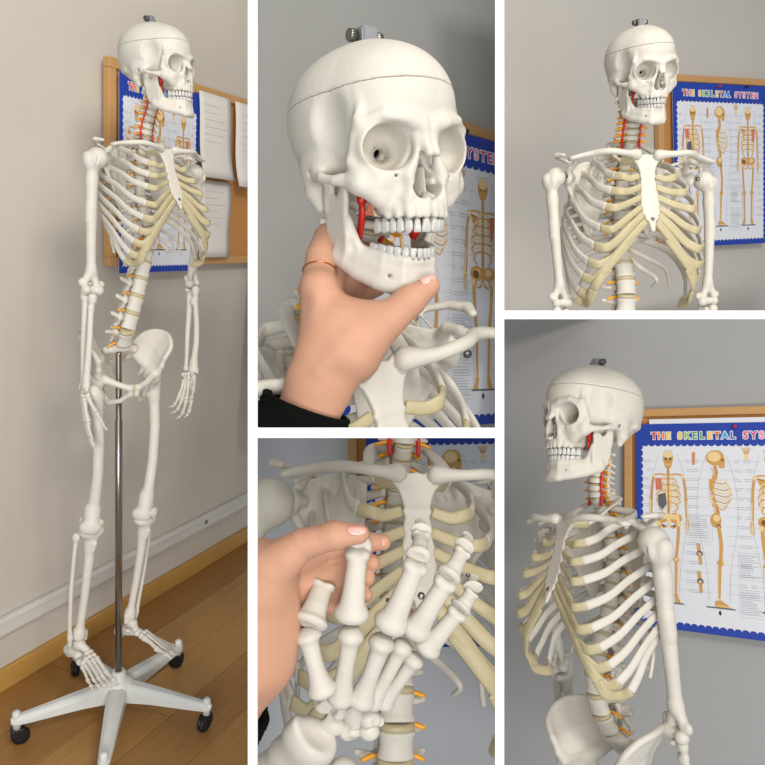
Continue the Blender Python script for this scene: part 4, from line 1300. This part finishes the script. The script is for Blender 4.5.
def build_stand():
    """five-armed rolling base and pole; origin on the floor under the pole"""
    R = .262
    root = thing('rolling_stand', 'white five-armed rolling base with steel pole and black castors under the full-length skeleton', 'stand')
    link('hub', lathe('hub', [(.020, .060), (.036, .066), (.040, .085), (.040, .118), (.034, .126), (.022, .130), (.018, .150), (.015, .152)], 24), MATS['white_metal'], root)
    # arm along +x
    bm = bmesh.new(); sec = []
    for x, wd, zt, zb in ((.028, .026, .120, .066), (.10, .023, .112, .070), (R - .03, .017, .092, .066), (R, .015, .088, .066), (R + .014, .009, .084, .068)):
        ring = [(-wd, zb), (wd, zb), (wd * 1.0, zt - .010), (wd * .45, zt), (-wd * .45, zt), (-wd * 1.0, zt - .010)]
        sec.append([bm.verts.new((x, a, b)) for a, b in ring])
    for p, q in zip(sec, sec[1:]):
        for k in range(6): bm.faces.new((p[k], p[(k + 1) % 6], q[(k + 1) % 6], q[k]))
    bm.faces.new(sec[0]); bm.faces.new(sec[-1]); bmesh.ops.recalc_face_normals(bm, faces=bm.faces)
    bmesh.ops.bevel(bm, geom=bm.edges[:], offset=.002, segments=2, affect='EDGES')
    arm = bm_mesh('base_arm', bm)
    stud = lathe('stud', [(.011, .046), (.011, .096), (.008, .101), (.003, .103)], 14)
    wheel = lathe('castor_wheel', [(.010, -.013), (.025, -.012), (.0285, -.007), (.0285, -.002), (.024, -.001), (.024, .001), (.0285, .002), (.0285, .007), (.025, .012), (.010, .013)], 22)
    wheel.transform(Matrix.Rotation(math.pi / 2, 4, 'X'))
    fork = box('castor_hood', (-.020, -.0165, .026), (.024, .0165, .062), .008, 3)
    for k in range(5):
        a = math.radians(STAND_ANGLE + 72 * k); Rz = Matrix.Rotation(a, 4, 'Z')
        am = link('base_arm', arm, MATS['white_metal'], root, Rz)
        link('stud', stud, MATS['white_metal'], am, Matrix.Translation((R, 0, 0)))
        c = link('castor', fork, MATS['black'], root, Rz @ Matrix.Translation((R, 0, 0)) @ Matrix.Rotation(1.9 + k * .6, 4, 'Z') @ Matrix.Scale(.82, 4))
        link('castor_wheel', wheel, MATS['black'], c, Matrix.Translation((.010, 0, .0285)))
    link('pole', lathe('pole', [(.0095, .14), (.0095, .90), (.0078, .902), (.0078, POLE_TOP), (.006, POLE_TOP + .004)], 16), MATS['chrome'], root)
    return root
build_all_bones(); build_chart_parts()
def BM_SCREW(): return BM['screw']
# ------------------------------------------------------------------ placing things: the camera looks along GAZE; W() gives a point on a sight line at a distance
C0 = Vector((0, 0, CZ))

def W(x, y, d):
    return C0 + GAZE @ Vector(((x - CX) / F * d, d, -(y - HY) / F * d))

def pix(P):
    v = GAZE.transposed() @ (Vector(P) - C0)
    return CX + F * v.x / v.y, HY - F * v.z / v.y, v.y

def fitM(k):
    R, T, s = FIT[k]
    M = Matrix(R).to_4x4() @ Matrix.Scale(s, 4); M.translation = Vector(T)
    return M

# bays of the display wall: left, right, top, bottom limits (picture pixels give the openings' proportions)
BAY = {'p1': (-70, 252.4, -70, 860), 'p2': (252.4, 499.8, -70, 432.9), 'p4': (252.4, 499.8, 432.9, 860), 'p3': (499.8, 850, -70, 314.8), 'p5': (499.8, 850, 314.8, 860)}

def bay_planes(b):
    x0, x1, y0, y1 = BAY[b]
    r = [W(x0, y0, 1) - C0, W(x1, y0, 1) - C0, W(x1, y1, 1) - C0, W(x0, y1, 1) - C0]
    mid = W((x0 + x1) / 2, (y0 + y1) / 2, 1) - C0
    out = []
    for i in range(4):
        n = r[i].cross(r[(i + 1) % 4]).normalized()
        if n.dot(mid) > 0: n = -n
        out.append(n)
    return out


def part_islands(o):
    """a bone sawn into separate pieces becomes separate parts"""
    bm = bmesh.new(); bm.from_mesh(o.data); seen = set(); isl = []
    for v in bm.verts:
        if v in seen: continue
        st_ = [v]; seen.add(v); grp = []
        while st_:
            w = st_.pop(); grp.append(w)
            for e in w.link_edges:
                u = e.other_vert(w)
                if u not in seen: seen.add(u); st_.append(u)
        isl.append({w.index for w in grp})
    bm.free()
    if len(isl) < 2: return
    for i, keep in enumerate(sorted(isl, key=len, reverse=True)):
        bm = bmesh.new(); bm.from_mesh(o.data)
        bmesh.ops.delete(bm, geom=[v for v in bm.verts if v.index not in keep], context='VERTS')
        me = bpy.data.meshes.new(o.data.name); bm.to_mesh(me); bm.free()
        for m in o.data.materials: me.materials.append(m)
        if i == 0: first = me
        elif len(keep) > 12: link(o.name.split('.')[0], me, None, o.parent, o.matrix_basis.copy())
    o.data = first


def trim_to_bay(root, b):
    """each bay holds only what fits between its partitions: bones are sawn off where they meet them"""
    bpy.context.view_layer.update()
    pl = bay_planes(b)
    def sub(o):
        for c in list(o.children): sub(c)
        if o.type != 'MESH': return
        Mw = o.matrix_world; P = verts_of(o.data); A = np.array(Mw)
        Q = P @ A[:3, :3].T + A[:3, 3] - np.array(C0)
        cut = []
        for n in pl:
            d = Q @ np.array(n)
            if (d > 0).all():
                for c in list(o.children): bpy.data.objects.remove(c, do_unlink=True)
                bpy.data.objects.remove(o, do_unlink=True); return
            if (d > 0).any(): cut.append(n)
        if cut:
            bm = bmesh.new(); bm.from_mesh(o.data); inv = Mw.inverted()
            Nm = Mw.to_3x3().transposed()
            for n in cut:
                r = bmesh.ops.bisect_plane(bm, geom=bm.verts[:] + bm.edges[:] + bm.faces[:], plane_co=inv @ C0, plane_no=Nm @ n, clear_outer=True)
                ed = [e for e in r['geom_cut'] if isinstance(e, bmesh.types.BMEdge) and e.is_valid]
                if ed:
                    try: bmesh.ops.holes_fill(bm, edges=ed, sides=0)
                    except Exception: pass
            me = bpy.data.meshes.new(o.data.name); bm.to_mesh(me); bm.free()
            for m in o.data.materials: me.materials.append(m)
            if len(me.polygons) == 0:
                for c in list(o.children): bpy.data.objects.remove(c, do_unlink=True)
                bpy.data.objects.remove(o, do_unlink=True); return
            o.data = me
            if o.name.startswith(('rib', 'humerus', 'shoulder')): part_islands(o)
    sub(root)


def wall_quad(name, P0, n, b, mat, over=3, thick=.02):
    """the back wall of a bay: the plane through P0 with normal n, sized to the bay"""
    x0, x1, y0, y1 = BAY[b]; n = Vector(n).normalized()
    cs = []
    for x, y in ((x0, y0), (x1, y0), (x1, y1), (x0, y1)):
        r = W(x, y, 1) - C0; t = (Vector(P0) - C0).dot(n) / r.dot(n); cs.append(C0 + r * t)
    if n.dot(C0 - Vector(P0)) < 0: n = -n
    bm = bmesh.new(); a = [bm.verts.new(c) for c in cs]; d = [bm.verts.new(c - n * thick) for c in cs]
    bm.faces.new(a); bm.faces.new(d[::-1])
    for i in range(4): bm.faces.new((a[i], d[i], d[(i + 1) % 4], a[(i + 1) % 4]))
    bmesh.ops.recalc_face_normals(bm, faces=bm.faces)
    return structure(name, bm_mesh(name, bm), mat), n


def plaster(name, col, dark):
    return material(name, col, .85, .2, noise=.12, nscale=3.0, dark=dark, bump=.12, bscale=220)

# ------------------------------------------------------------------ white partition bars between the bays
def bar(name, x0, x1, y0, y1):
    d0, th = 1.0, .006
    c = [W(x, y, d0) for x, y in ((x0, y0), (x1, y0), (x1, y1), (x0, y1))]
    back = GAZE @ Vector((0, th, 0))
    bm = bmesh.new(); a = [bm.verts.new(p) for p in c]; b = [bm.verts.new(p + back) for p in c]
    bm.faces.new(a); bm.faces.new(b[::-1])
    for i in range(4): bm.faces.new((a[i], b[i], b[(i + 1) % 4], a[(i + 1) % 4]))
    bmesh.ops.recalc_face_normals(bm, faces=bm.faces)
    structure(name, bm_mesh(name, bm), MATS['partition'])

bar('trim_1', 247.9, 257.0, -60, 850)
bar('trim_2', 495.5, 504.1, -60, 850)
bar('trim_3', 257.0, 495.5, 427.9, 437.9)
bar('trim_4', 504.1, 1150, 310.7, 318.9)

# ------------------------------------------------------------------ left bay: floor, wall, skirting, rail
WALL_O = Vector((-.956, 1.674, 0)); WD = Vector((.4245, .9054, 0)); WN = Vector((.9054, -.4245, 0))   # wall foot, along it, into the room
wm1 = plaster('plaster_beige', srgb(196, 189, 178), srgb(186, 178, 167))
wall_quad('wall_left', WALL_O, WN, 'p1', wm1)
ROOM1 = Matrix.Identity(4)
for i in range(3):
    ROOM1[i][0] = WD[i]; ROOM1[i][1] = -WN[i]; ROOM1[i][2] = (0, 0, 1)[i]; ROOM1[i][3] = WALL_O[i]     # x along the wall, -y into the room

fl = structure('floor', box('floor', (-1.4, -2.2, -.03), (2.6, .0, -.0125)), material('floor_gap', srgb(70, 48, 28), .8), ROOM1)
PLANK = []
for i, c in enumerate([(172, 128, 74), (164, 120, 68), (182, 138, 82), (158, 114, 62), (176, 134, 80)]):
    PLANK.append(material('plank_wood', srgb(*c), .38, .4, noise=.30, nscale=5, stretch=(1.2, 16, 1), bump=.15, bscale=40))
rnd = random.Random(11); pw_, L_ = .152, .98
planks = {}
for r in range(12):
    x = -1.4 - rnd.uniform(0, .9)
    while x < 2.6:
        x1 = min(x + L_, 2.6); xa = max(x, -1.4)
        if x1 - xa > .02:
            y1 = -r * pw_ - .0006; y0 = -(r + 1) * pw_ + .0006
            me = box('plank', (xa + .0006, y0, -.0125), (x1 - .0006, y1, 0), .0012, 1); o = link('plank', me, rnd.choice(PLANK), fl)
        x += L_
trim_to_bay(fl, 'p1')
structure('baseboard_left', box('baseboard_left', (-.9, -.014, 0), (2.4, 0, .066), .004), material('skirting_wood', srgb(190, 146, 78), .45, .4, noise=.25, nscale=8, stretch=(2, 14, 14)), ROOM1)
rail = structure('trim_5', box('trim_5', (-.9, -.020, .170), (2.4, 0, .222), .006), material('white_trunking', srgb(206, 202, 196), .5, .4, noise=.03, nscale=10), ROOM1)
link('trunking_lip', box('trunking_lip', (-.9, -.024, .208), (2.4, -.018, .216), .002), rail.data.materials[0], rail)
link('screw_head', BM_SCREW(), MATS['metal'], rail, Matrix.Translation((.83, -.021, .196)) @ Matrix.Scale(1.6, 4))

for o_ in [o for o in bpy.data.objects if o.name.startswith(('baseboard_left', 'trim_5'))]: trim_to_bay(o_, 'p1')
# cork board, chart and papers in the left bay
B1 = ROOM1 @ Matrix.Translation((.355, -.026, 1.700))
bd1 = add_board(B1, 1.00, .55, 'wood-framed cork board behind the full-length skeleton, holding a chart and pinned papers', .026)
trim_to_bay(bd1, 'p1')
C1 = ROOM1 @ Matrix.Translation((.382, -.044, 1.672)) @ Matrix.Diagonal((.325 / PW, 1, 1, 1))
add_chart(C1, 'blue-bordered skeletal system chart seen edge-on behind the ribs of the full-length skeleton')

def paper(label, x, z, w, h, curl, n=9):
    """sheet pinned by its top edge, lower edge curling out; x, z of its top left corner on the board of the left bay"""
    rows = []; bm = bmesh.new()
    for i in range(n):
        t = i / (n - 1); off = -curl * t ** 2.2 - .004 * math.sin(6 * t)
        rows.append([bm.verts.new((u * w, off - .006 * math.sin(math.pi * u) * t, -t * h)) for u in np.linspace(0, 1, 7)])
    for a, b in zip(rows, rows[1:]):
        for k in range(6): bm.faces.new((a[k], a[k + 1], b[k + 1], b[k])).smooth = True
    r = bmesh.ops.extrude_face_region(bm, geom=bm.faces[:])
    for v in r['geom']:
        if isinstance(v, bmesh.types.BMVert): v.co.y += .0006
    bmesh.ops.recalc_face_normals(bm, faces=bm.faces)
    root = thing('paper_sheet', label, 'paper', ROOM1 @ Matrix.Translation((x, -.048, z)), 'papers on the cork board', bm_mesh('paper_sheet', bm), MATS['sheet'])
    P = Print(); rn = random.Random(int(x * 1000))
    for k in range(6):
        v = h * (.14 + .085 * k); P.line([(w * .12, v), (w * (.12 + rn.uniform(.4, .75)), v)],   .0010, 'print_faint')
    me = P.mesh('printed_lines', MATS)
    Q = verts_of(me).copy(); t = -Q[:, 2] / h; Q[:, 1] += -curl * t ** 2.2 - .004 * np.sin(6 * t) - .006 * np.sin(math.pi * Q[:, 0] / w) * t - .0012
    me.vertices.foreach_set('co', np.ascontiguousarray(Q).ravel()); me.update()
    link('printed_lines', me, None, root)
    trim_to_bay(root, 'p1')
paper('white paper sheet pinned just right of the chart, upper of two', .700, 1.682, .155, .255, .030)
paper('white paper sheet hanging lower, below the first sheet beside the chart', .715, 1.420, .155, .245, .006)
paper('white paper sheet at the right end of the cork board', .880, 1.682, .24, .27, .030)

# ------------------------------------------------------------------ the full-length skeleton
def skull_in(root_M, key):
    return root_M.inverted() @ fitM(key) if key in FIT else Matrix.Translation((0, -.004, 1.545))

def torso(key, label, M, head, jaw=0.0, drop=0.0, pelvis=True, PM=I4, sp=SPINE):
    root = thing('skeleton_model', label, 'skeleton', M)
    SM = skull_in(M, head)
    add_skull(root, SM, MATS, jaw, drop); add_spine(root, MATS, SM, sp); add_chest(root, MATS)
    if pelvis: add_pelvis(root, MATS, PM)
    return root

M1 = fitM('p1'); I1 = M1.inverted()
PM1 = I1 @ fitM('p1_pelvis')          # the hips hang turned a little against the chest
b_ = [PM1 @ Vector(SPINE[0]), PM1 @ Vector(SPINE[1])]
e_ = [Vector(p) for p in SPINE[4:]]
mid = lambda t: b_[1].lerp(e_[0], t) + Vector((0, -.008 * math.sin(math.pi * t), 0))
sk1 = torso('p1', 'full-length white plastic skeleton hanging upright on the rolling stand', M1, 'p1_head', PM=PM1, sp=[tuple(p) for p in b_ + [mid(.34), mid(.67)] + e_])
dR = pix(M1 @ (SHOULDER * Vector((-1, 1, 1))))[2]; dL = pix(M1 @ SHOULDER)[2]
l1 = lambda x, y, d: I1 @ W(x, y, d)
add_arm(sk1, -1, MATS['bone'], l1(91, 290, dR + .03), l1(84, 387, dR + .05), front=(-.25, -1, 0), palm=(.9, -.35, 0), hand_dir=I1.to_3x3() @ (W(86, 446, dR + .05) - W(86, 388, dR + .05)), hp=default_hand((6, 8, 10, 11, 12), (12, 3, 0, -3, -6)))
add_arm(sk1, 1, MATS['bone'], l1(192, 283, dL + .06), l1(189, 371, dL + .06), front=(.25, -1, 0), palm=(-.9, -.35, 0), hand_dir=I1.to_3x3() @ (W(186, 412, dL + .03) - W(189, 371, dL + .06)), hp=default_hand((12, 24, 27, 30, 32), (16, 5, 0, -5, -10)))
hpR = PM1 @ (HIP * Vector((-1, 1, 1))); hpL = PM1 @ HIP
hR = pix(M1 @ hpR); hL = pix(M1 @ hpL)
aR, aL = W(79, 641, hR[2] + .15), W(131, 620, hL[2] + .13)
def ground_dir(x, y, P):     # horizontal direction from P to the sight line (x, y)
    r = W(x, y, 1) - C0; Q = C0 + r * ((P.z - .055 - C0.z) / r.z); d = Q - P; d.z = 0
    return I1.to_3x3() @ d
add_leg(sk1, -1, MATS['bone'], l1(93, 524, hR[2] + .08), I1 @ aR, ground_dir(119, 694, aR), hip=hpR, point=.12, front=(.8, -.6, 0))
add_leg(sk1, 1, MATS['bone'], l1(146, 513, hL[2] + .07), I1 @ aL, ground_dir(179, 657, aL), hip=hpL, point=.06, front=(.65, -.76, 0))
sc = (M1 @ Vector((0, .012, .93)))
STAND_ANGLE = STAND_A; POLE_TOP = POLE_T
st = build_stand()
st.matrix_basis = Matrix.Translation((STAND_XY[0], STAND_XY[1], 0)) @ Matrix.Scale(.239 / .262, 4)
# ------------------------------------------------------------------ the four smaller bays: wall, board, chart, bust
def bay_back(k, bay, wall_name, wall_mat, board_label, chart_label, dx=-.05, dz=.027, bh=.545, bw=1.2, fr=.022):
    R, T, s = FIT[k]
    M = fitM(k)
    P0 = M @ Vector((0, .036, 0)); n = M.to_3x3() @ Vector((0, -1, 0))
    wall_quad(wall_name, P0, n, bay, wall_mat)
    b = add_board(M @ Matrix.Translation((dx, .020, dz)), bw, bh, board_label, fr)
    c = add_chart(M @ Matrix.Diagonal((CW / PW, 1, 1, 1)), chart_label)
    return M, b, c

def hang_pin(M, u, v, mat, label):
    me = CHART['pin'] if mat == 'pin_red' else CHART['pin2']
    thing('push_pin', label, 'pin', M @ Matrix.Translation((u * CW, -.0016, -v)) @ Matrix.Scale(1.0, 4), 'push pins', me, MATS[mat])

# upper right panel
M3, b3, c3 = bay_back('c3', 'p3', 'wall_right', plaster('plaster_upper_right', srgb(186, 182, 176), srgb(177, 173, 166)), 'cork board with pale wood frame in the upper right panel, behind the chart',
             'skeletal system chart in the upper right panel, beside the front-facing ribcage')
hang_pin(M3, .46, .010, 'pin_red', 'red push pin at the top of the chart in the upper right panel')
hang_pin(M3, .76, .006, 'pin_dark', 'dark push pin at the top of the chart in the upper right panel')
Mr3 = fitM('p3')
sk3 = torso('p3', 'white skeleton bust in the upper right panel, arms hanging, facing slightly right', Mr3, 'p3_head', pelvis=False)
I3 = Mr3.inverted(); l3 = lambda x, y, d: I3 @ W(x, y, d)
for s_, px_, py_ in ((-1, 561, 303), (1, 708, 301)):
    A = SHOULDER * Vector((s_, 1, 1)); d_ = pix(Mr3 @ A)[2]
    add_arm(sk3, s_, MATS['bone'], l3(px_, py_, d_ + .02), l3(px_ - 4 * s_, py_ + 100, d_ + .03), front=(0, -1, 0), hand=False)
trim_to_bay(sk3, 'p3'); trim_to_bay(b3, 'p3'); trim_to_bay(c3, 'p3')

# lower right panel
M5, b5, c5 = bay_back('c5', 'p5', 'wall_front', plaster('plaster_lower_right', srgb(164, 164, 164), srgb(157, 157, 157)), 'cork board with brown wood frame in the lower right panel, behind the chart',
             'skeletal system chart in the lower right panel, behind the shoulder of the side-on skeleton', dx=-.035, dz=.045)
o = thing('paper_sheet', 'white sheet showing as a strip above the chart in the lower right panel', 'paper', M5 @ Matrix.Translation((.035, .003, .014)), 'papers on the cork board', box('paper_sheet', (0, 0, -.09), (.60, .001, 0)), MATS['paper'])
trim_to_bay(o, 'p5')
hang_pin(M5, .60, .012, 'pin_red', 'red push pin at the top of the chart in the lower right panel')
Mr5 = fitM('p5')
sk5 = torso('p5', 'white skeleton seen from its left side in the lower right panel, skull turned left', Mr5, 'p5_head')
I5 = Mr5.inverted(); l5 = lambda x, y, d: I5 @ W(x, y, d)
d_ = pix(Mr5 @ SHOULDER)[2]
add_arm(sk5, 1, MATS['bone'], l5(678, 733, d_ + .02), l5(693, 850, d_ + .02), front=(0, -1, 0), hand=False)
d_ = pix(Mr5 @ (SHOULDER * Vector((-1, 1, 1))))[2]
add_arm(sk5, -1, MATS['bone'], l5(560, 664, d_ + .0), l5(568, 790, d_ + .02), front=(0, -1, 0), hand=False)
trim_to_bay(sk5, 'p5'); trim_to_bay(b5, 'p5'); trim_to_bay(c5, 'p5')

# upper middle panel
M2, b2, c2 = bay_back('c2', 'p2', 'wall_back', plaster('plaster_upper_middle', srgb(170, 170, 166), srgb(163, 163, 159)), 'cork board with light wood frame in the upper middle panel, right of the big skull',
             'skeletal system chart in the upper middle panel, right of the big skull', dx=.05)
hang_pin(M2, .66, .000, 'pin_dark', 'dark push pin at the top of the chart beside the big skull')
Mr2 = fitM('p2')
sk2 = torso('p2', 'large close-up skeleton in the upper middle panel, jaw held open by a hand', Mr2, 'p2_head', jaw=JAW2, pelvis=False)
trim_to_bay(sk2, 'p2'); trim_to_bay(b2, 'p2'); trim_to_bay(c2, 'p2')

# lower middle panel
M4, b4, c4 = bay_back('c4', 'p4', 'wall_rear', plaster('plaster_lower_middle', srgb(206, 207, 210), srgb(200, 201, 204)), 'cork board with brown wood frame in the lower middle panel, behind the ribcage',
             'skeletal system chart in the lower middle panel, mostly hidden behind the ribcage', dx=-.045)
Mr4 = fitM('p4')
sk4 = torso('p4', 'skeleton ribcage in the lower middle panel, its bony hand raised in front', Mr4, 'p4_head', pelvis=False)
I4_ = Mr4.inverted()
add_arm(sk4, -1, MATS['bone'], I4_ @ W(175, 870, 1.95), I4_ @ W(334, 756, 1.38), front=(-.5, -1, 0), palm=(.2, 1, .3), hand=False)
A = SHOULDER; add_arm(sk4, 1, MATS['bone'], A + Vector((.03, .01, -.30)), A + Vector((.04, 0, -.53)), hand=False)

# the raised hand: wrist low, fingers up, back of the hand to the viewer
HD = 1.30
def hb(me, name, a, b, wpx, d0=0.0, d1=0.0, front=(0, 1, 0), mir=True):
    A = W(a[0], a[1], HD + d0); B = W(b[0], b[1], HD + d1); s = (B - A).length
    w = wpx / F * HD * 1.36
    link(name, mirror(BM[me]) if mir else BM[me], MATS['bone'], sk4, I4_ @ bone_to(A, B, GAZE @ Vector(front), 1.0, w))
FINGERS = [  # metacarpal, then finger bones: points, widths (bone width divided by its template width), depths
    [((323, 692), (306, 630), 66, .00, -.02), ((309, 624), (324, 583), 58, -.02, .03), ((325, 578), (336, 570), 52, .04, .10)],
    [((340, 700), (352, 629), 64, .03, -.02), ((351, 619), (358, 550), 54, -.02, -.02), ((359, 549), (364, 541), 44, -.01, .07), ((362, 541), (366, 536), 36, .07, .10)],
    [((360, 702), (384, 637), 66, .04, .00), ((389, 628), (417, 563), 56, .00, -.01), ((418, 557), (421, 535), 42, .0, .06), ((421, 531), (421, 521), 32, .06, .10)],
    [((371, 703), (405, 642), 56, .06, .02), ((413, 633), (447, 580), 52, .02, .0), ((448, 577), (463, 551), 42, .0, .04), ((464, 547), (468, 535), 32, .04, .08)],
    [((382, 703), (417, 656), 54, .07, .03), ((425, 650), (459, 611), 46, .03, .01), ((460, 609), (472, 592), 38, .01, .03), ((473, 588), (472, 576), 30, .03, .06)],
]
for f_ in FINGERS:
    for i, (a, b, w, d0, d1) in enumerate(f_):
        nm = 'metacarpal' if i == 0 else 'distal_phalanx' if i == len(f_) - 1 else 'proximal_phalanx'
        hb(nm, 'hand_bone' if i == 0 else 'finger_bone', a, b, w * (1.0 if i else 1.25) * {'metacarpal': .88, 'proximal_phalanx': 1.18, 'distal_phalanx': 1.1}[nm], d0, d1)
Wc = frame(W(350, 738, HD + .10), W(352, 738, HD + .06) - W(362, 690, HD + .03), GAZE @ Vector((0, 1, 0)))
for nm in BM['carpals']:
    link('wrist_bone', mirror(BM[nm]), MATS['bone'], sk4, I4_ @ Wc @ Matrix.Diagonal((3.1, 2.6, 2.8, 1)))
for (x, y, d) in ((302, 612, .0), (388, 600, .01), (468, 575, .0)):
    link('hand_wire_pin', BM['screw'], MATS['metal'], sk4, I4_ @ Matrix.Translation(W(x, y, HD + d)) @ Matrix.Scale(1.0, 4))
trim_to_bay(sk4, 'p4'); trim_to_bay(b4, 'p4'); trim_to_bay(c4, 'p4')

# ------------------------------------------------------------------ the two people's hands (1 unit = one picture pixel at the reference distance)
def hand_matrix(x, y, d):
    s = d / F
    M = GAZE.to_4x4() @ Matrix.Scale(s, 4); M.translation = W(x, y, d)
    return M

def fingertip_nail(parent, c, normal, along, r):
    """curved nail plate: r = (half width, half length, thickness)"""
    n = Vector(normal).normalized(); a = Vector(along); a = (a - n * a.dot(n)).normalized(); b = a.cross(n)
    bm = bmesh.new(); bmesh.ops.create_uvsphere(bm, u_segments=16, v_segments=10, radius=1)
    for v in bm.verts:
        x, y, z = v.co; x, y = (math.copysign(abs(x) ** .8, x), math.copysign(abs(y) ** .8, y))
        v.co = Vector(c) + b * x * r[0] + a * y * r[1] + n * (z * r[2] - .35 * r[0] * x * x)
    for f in bm.faces: f.smooth = True
    return link('fingernail', bm_mesh('fingernail', bm), MATS['nail'], parent)

def sleeve(parent, pts, rs, name='sleeve'):
    """ribbed knit tube, open towards the hand"""
    P = spline(pts, 60); n = len(P); R_ = np.interp(np.linspace(0, 1, n), np.linspace(0, 1, len(rs)), rs)
    T = np.gradient(P, axis=0); T /= np.linalg.norm(T, axis=1)[:, None]
    U = np.cross(T, (0, 1, 0)); U /= np.linalg.norm(U, axis=1)[:, None]; V = np.cross(T, U)
    seg = 120; a = np.linspace(0, 2 * np.pi, seg, endpoint=False); rn = np.random.default_rng(3)
    i = np.arange(n)[:, None]
    rr = R_[:, None] + 1.1 * np.abs(np.sin(a * 20))[None] + .8 * np.sin(i * 1.9 + np.sin(a * 6)[None]) + rn.normal(0, .35, (n, seg))
    co = P[:, None] + (U[:, None] * np.cos(a)[None, :, None] + .85 * V[:, None] * np.sin(a)[None, :, None]) * rr[..., None]
    co2 = P[:1, None] + (U[:1, None] * np.cos(a)[None, :, None] + .85 * V[:1, None] * np.sin(a)[None, :, None]) * (R_[0] - 5)
    co3 = co2 + (P[12] - P[0])
    co = np.concatenate([co3, co2, co]); N = n + 2
    I, J_ = np.meshgrid(np.arange(N - 1), np.arange(seg), indexing='ij'); J2 = (J_ + 1) % seg
    Fq = np.stack([I * seg + J_, I * seg + J2, (I + 1) * seg + J2, (I + 1) * seg + J_], -1).reshape(-1, 4)
    return link(name, quad_mesh(name, co.reshape(-1, 3), Fq), MATS['wool'], parent)

def px_field(x0, x1, y0, y1, d0, d1, cx, cy, h):
    f = Field((x0 - cx, d0, cy - y1), (x1 - cx, d1, cy - y0), h)
    q = lambda x, d, y: (x - cx, d, cy - y)
    return f, q

# hand A: thumb under the chin, fingers up the far side of the jaw
HA = (370, 310); HAD = 1.285
f, q = px_field(225, 452, 195, 520, -75, 90, *HA, 1.25)
f.chain([q(262, 14, 520), q(300, 8, 430), q(322, 2, 380)], [38, 33, 31], 6, sy=.78)
f.cap(q(320, 2, 380), q(342, 0, 338), 32, 36, 14, sy=.72).cap(q(328, 6, 345), q(318, 14, 285), 30, 19, 14, sy=.85)
f.cap(q(352, -2, 350), q(372, -6, 325), 32, 20, 14, sy=.8)
f.chain([q(316, 20, 290), q(317, 38, 250), q(323, 52, 226), q(338, 64, 212)], [18.5, 15.5, 14, 11], 8)
f.chain([q(324, 36, 300), q(330, 58, 258), q(344, 74, 236), q(362, 78, 232)], [17, 14, 13, 10], 6)
f.chain([q(332, 44, 315), q(340, 64, 280), q(356, 78, 258), q(374, 80, 252)], [16, 13.5, 12, 9.5], 6)
f.chain([q(340, 44, 330), q(348, 64, 302), q(362, 76, 284), q(378, 78, 278)], [14, 11.5, 10.5, 8.5], 6)
f.chain([q(350, 0, 350), q(386, -8, 322), q(411, -10, 301), q(429, -8, 287)], [29, 19, 15, 10.5], 9)
f.ell(q(409, -10, 302), (15, 14, 14), 5).cap(q(334, 14, 305), q(376, -4, 318), 13, 13, 12)
f.ell(q(318, 4, 286), (17, 14, 15), 8)
f.cap(q(322, -18, 372), q(352, -20, 338), 5, 7, 10).cap(q(322, -10, 352), q(319, -4, 300), 5, 6, 10)
person2 = thing('person', 'hand and dark knitted sleeve reaching up to hold the big skull by its jaw', 'person', hand_matrix(*HA, HAD), 'hands holding the skeletons', f.mesh('hand', 1.0, relax=2), MATS['skin'])
fingertip_nail(person2, q(427, -15.6, 281.5), (.05, -.80, .60), (.85, .1, .50), (6.0, 8.4, 1.5))
sleeve(person2, [q(307, 6, 405), q(288, 10, 456), q(262, 16, 530)], [45, 51, 56])
ring = lathe('ring', [(16.2, -1.1), (17.9, -.7), (18.3, 0), (17.9, .7), (16.2, 1.1)], 30)
link('ring', ring, material('rose_gold', srgb(190, 130, 90), .3, .5, metal=.9, noise=.05), person2, Matrix.Translation(q(316.6, 31, 266)) @ Matrix.Rotation(-.42, 4, 'X'))
trim_to_bay(person2, 'p2')

# hand B: thumb on top, four fingers behind the bones
HB = (310, 600); HBD = 1.27
f, q = px_field(150, 400, 495, 760, -60, 90, *HB, 1.15)
f.ell(q(252, 6, 625), (46, 26, 78), 8).cap(q(262, 4, 575), q(258, 6, 660), 35, 34, 14, sy=.75).cap(q(250, 6, 660), q(205, 14, 745), 38, 34, 14, sy=.78)
f.cap(q(262, -8, 590), q(252, -8, 670), 24, 22, 14)
f.chain([q(262, -6, 585), q(272, -10, 566), q(304, -18, 540), q(337, -24, 530), q(360, -25, 528.5)], [29, 25, 15.5, 13, 9.8], 10)
f.ell(q(336, -24, 530), (15, 13.5, 13.5), 5)
f.chain([q(270, 20, 586), q(288, 30, 575), q(322, 44, 560), q(360, 42, 551), q(383, 34, 550)], [17, 15, 13, 11.5, 8.5], 8)
f.chain([q(268, 20, 606), q(288, 32, 597), q(326, 46, 582), q(356, 44, 574), q(372, 36, 572)], [16, 14, 12.5, 11, 8.5], 6)
f.chain([q(266, 20, 626), q(286, 32, 616), q(322, 46, 601), q(352, 42, 590), q(367, 36, 588)], [15, 13.5, 12, 10.5, 8.2], 6)
f.chain([q(264, 20, 645), q(284, 30, 636), q(316, 42, 622), q(348, 40, 610), q(365, 36, 606)], [14, 12, 10.5, 9.5, 7.6], 6)
person4 = thing('person', 'hand reaching in from the left, pinching a finger of the raised skeleton hand', 'person', hand_matrix(*HB, HBD), 'hands holding the skeletons', f.mesh('hand', 1.0, relax=2), MATS['skin'])
fingertip_nail(person4, q(358, -33, 522.5), (.12, -.62, .72), (1, 0, .06), (5.6, 9.5, 1.2))
fingertip_nail(person4, q(386, 29, 549), (.75, -.6, .25), (.6, .3, -.1), (5, 6, 1.2))
sleeve(person4, [q(226, 10, 705), q(205, 14, 745), q(185, 20, 800)], [46, 48, 50])
trim_to_bay(person4, 'p4')
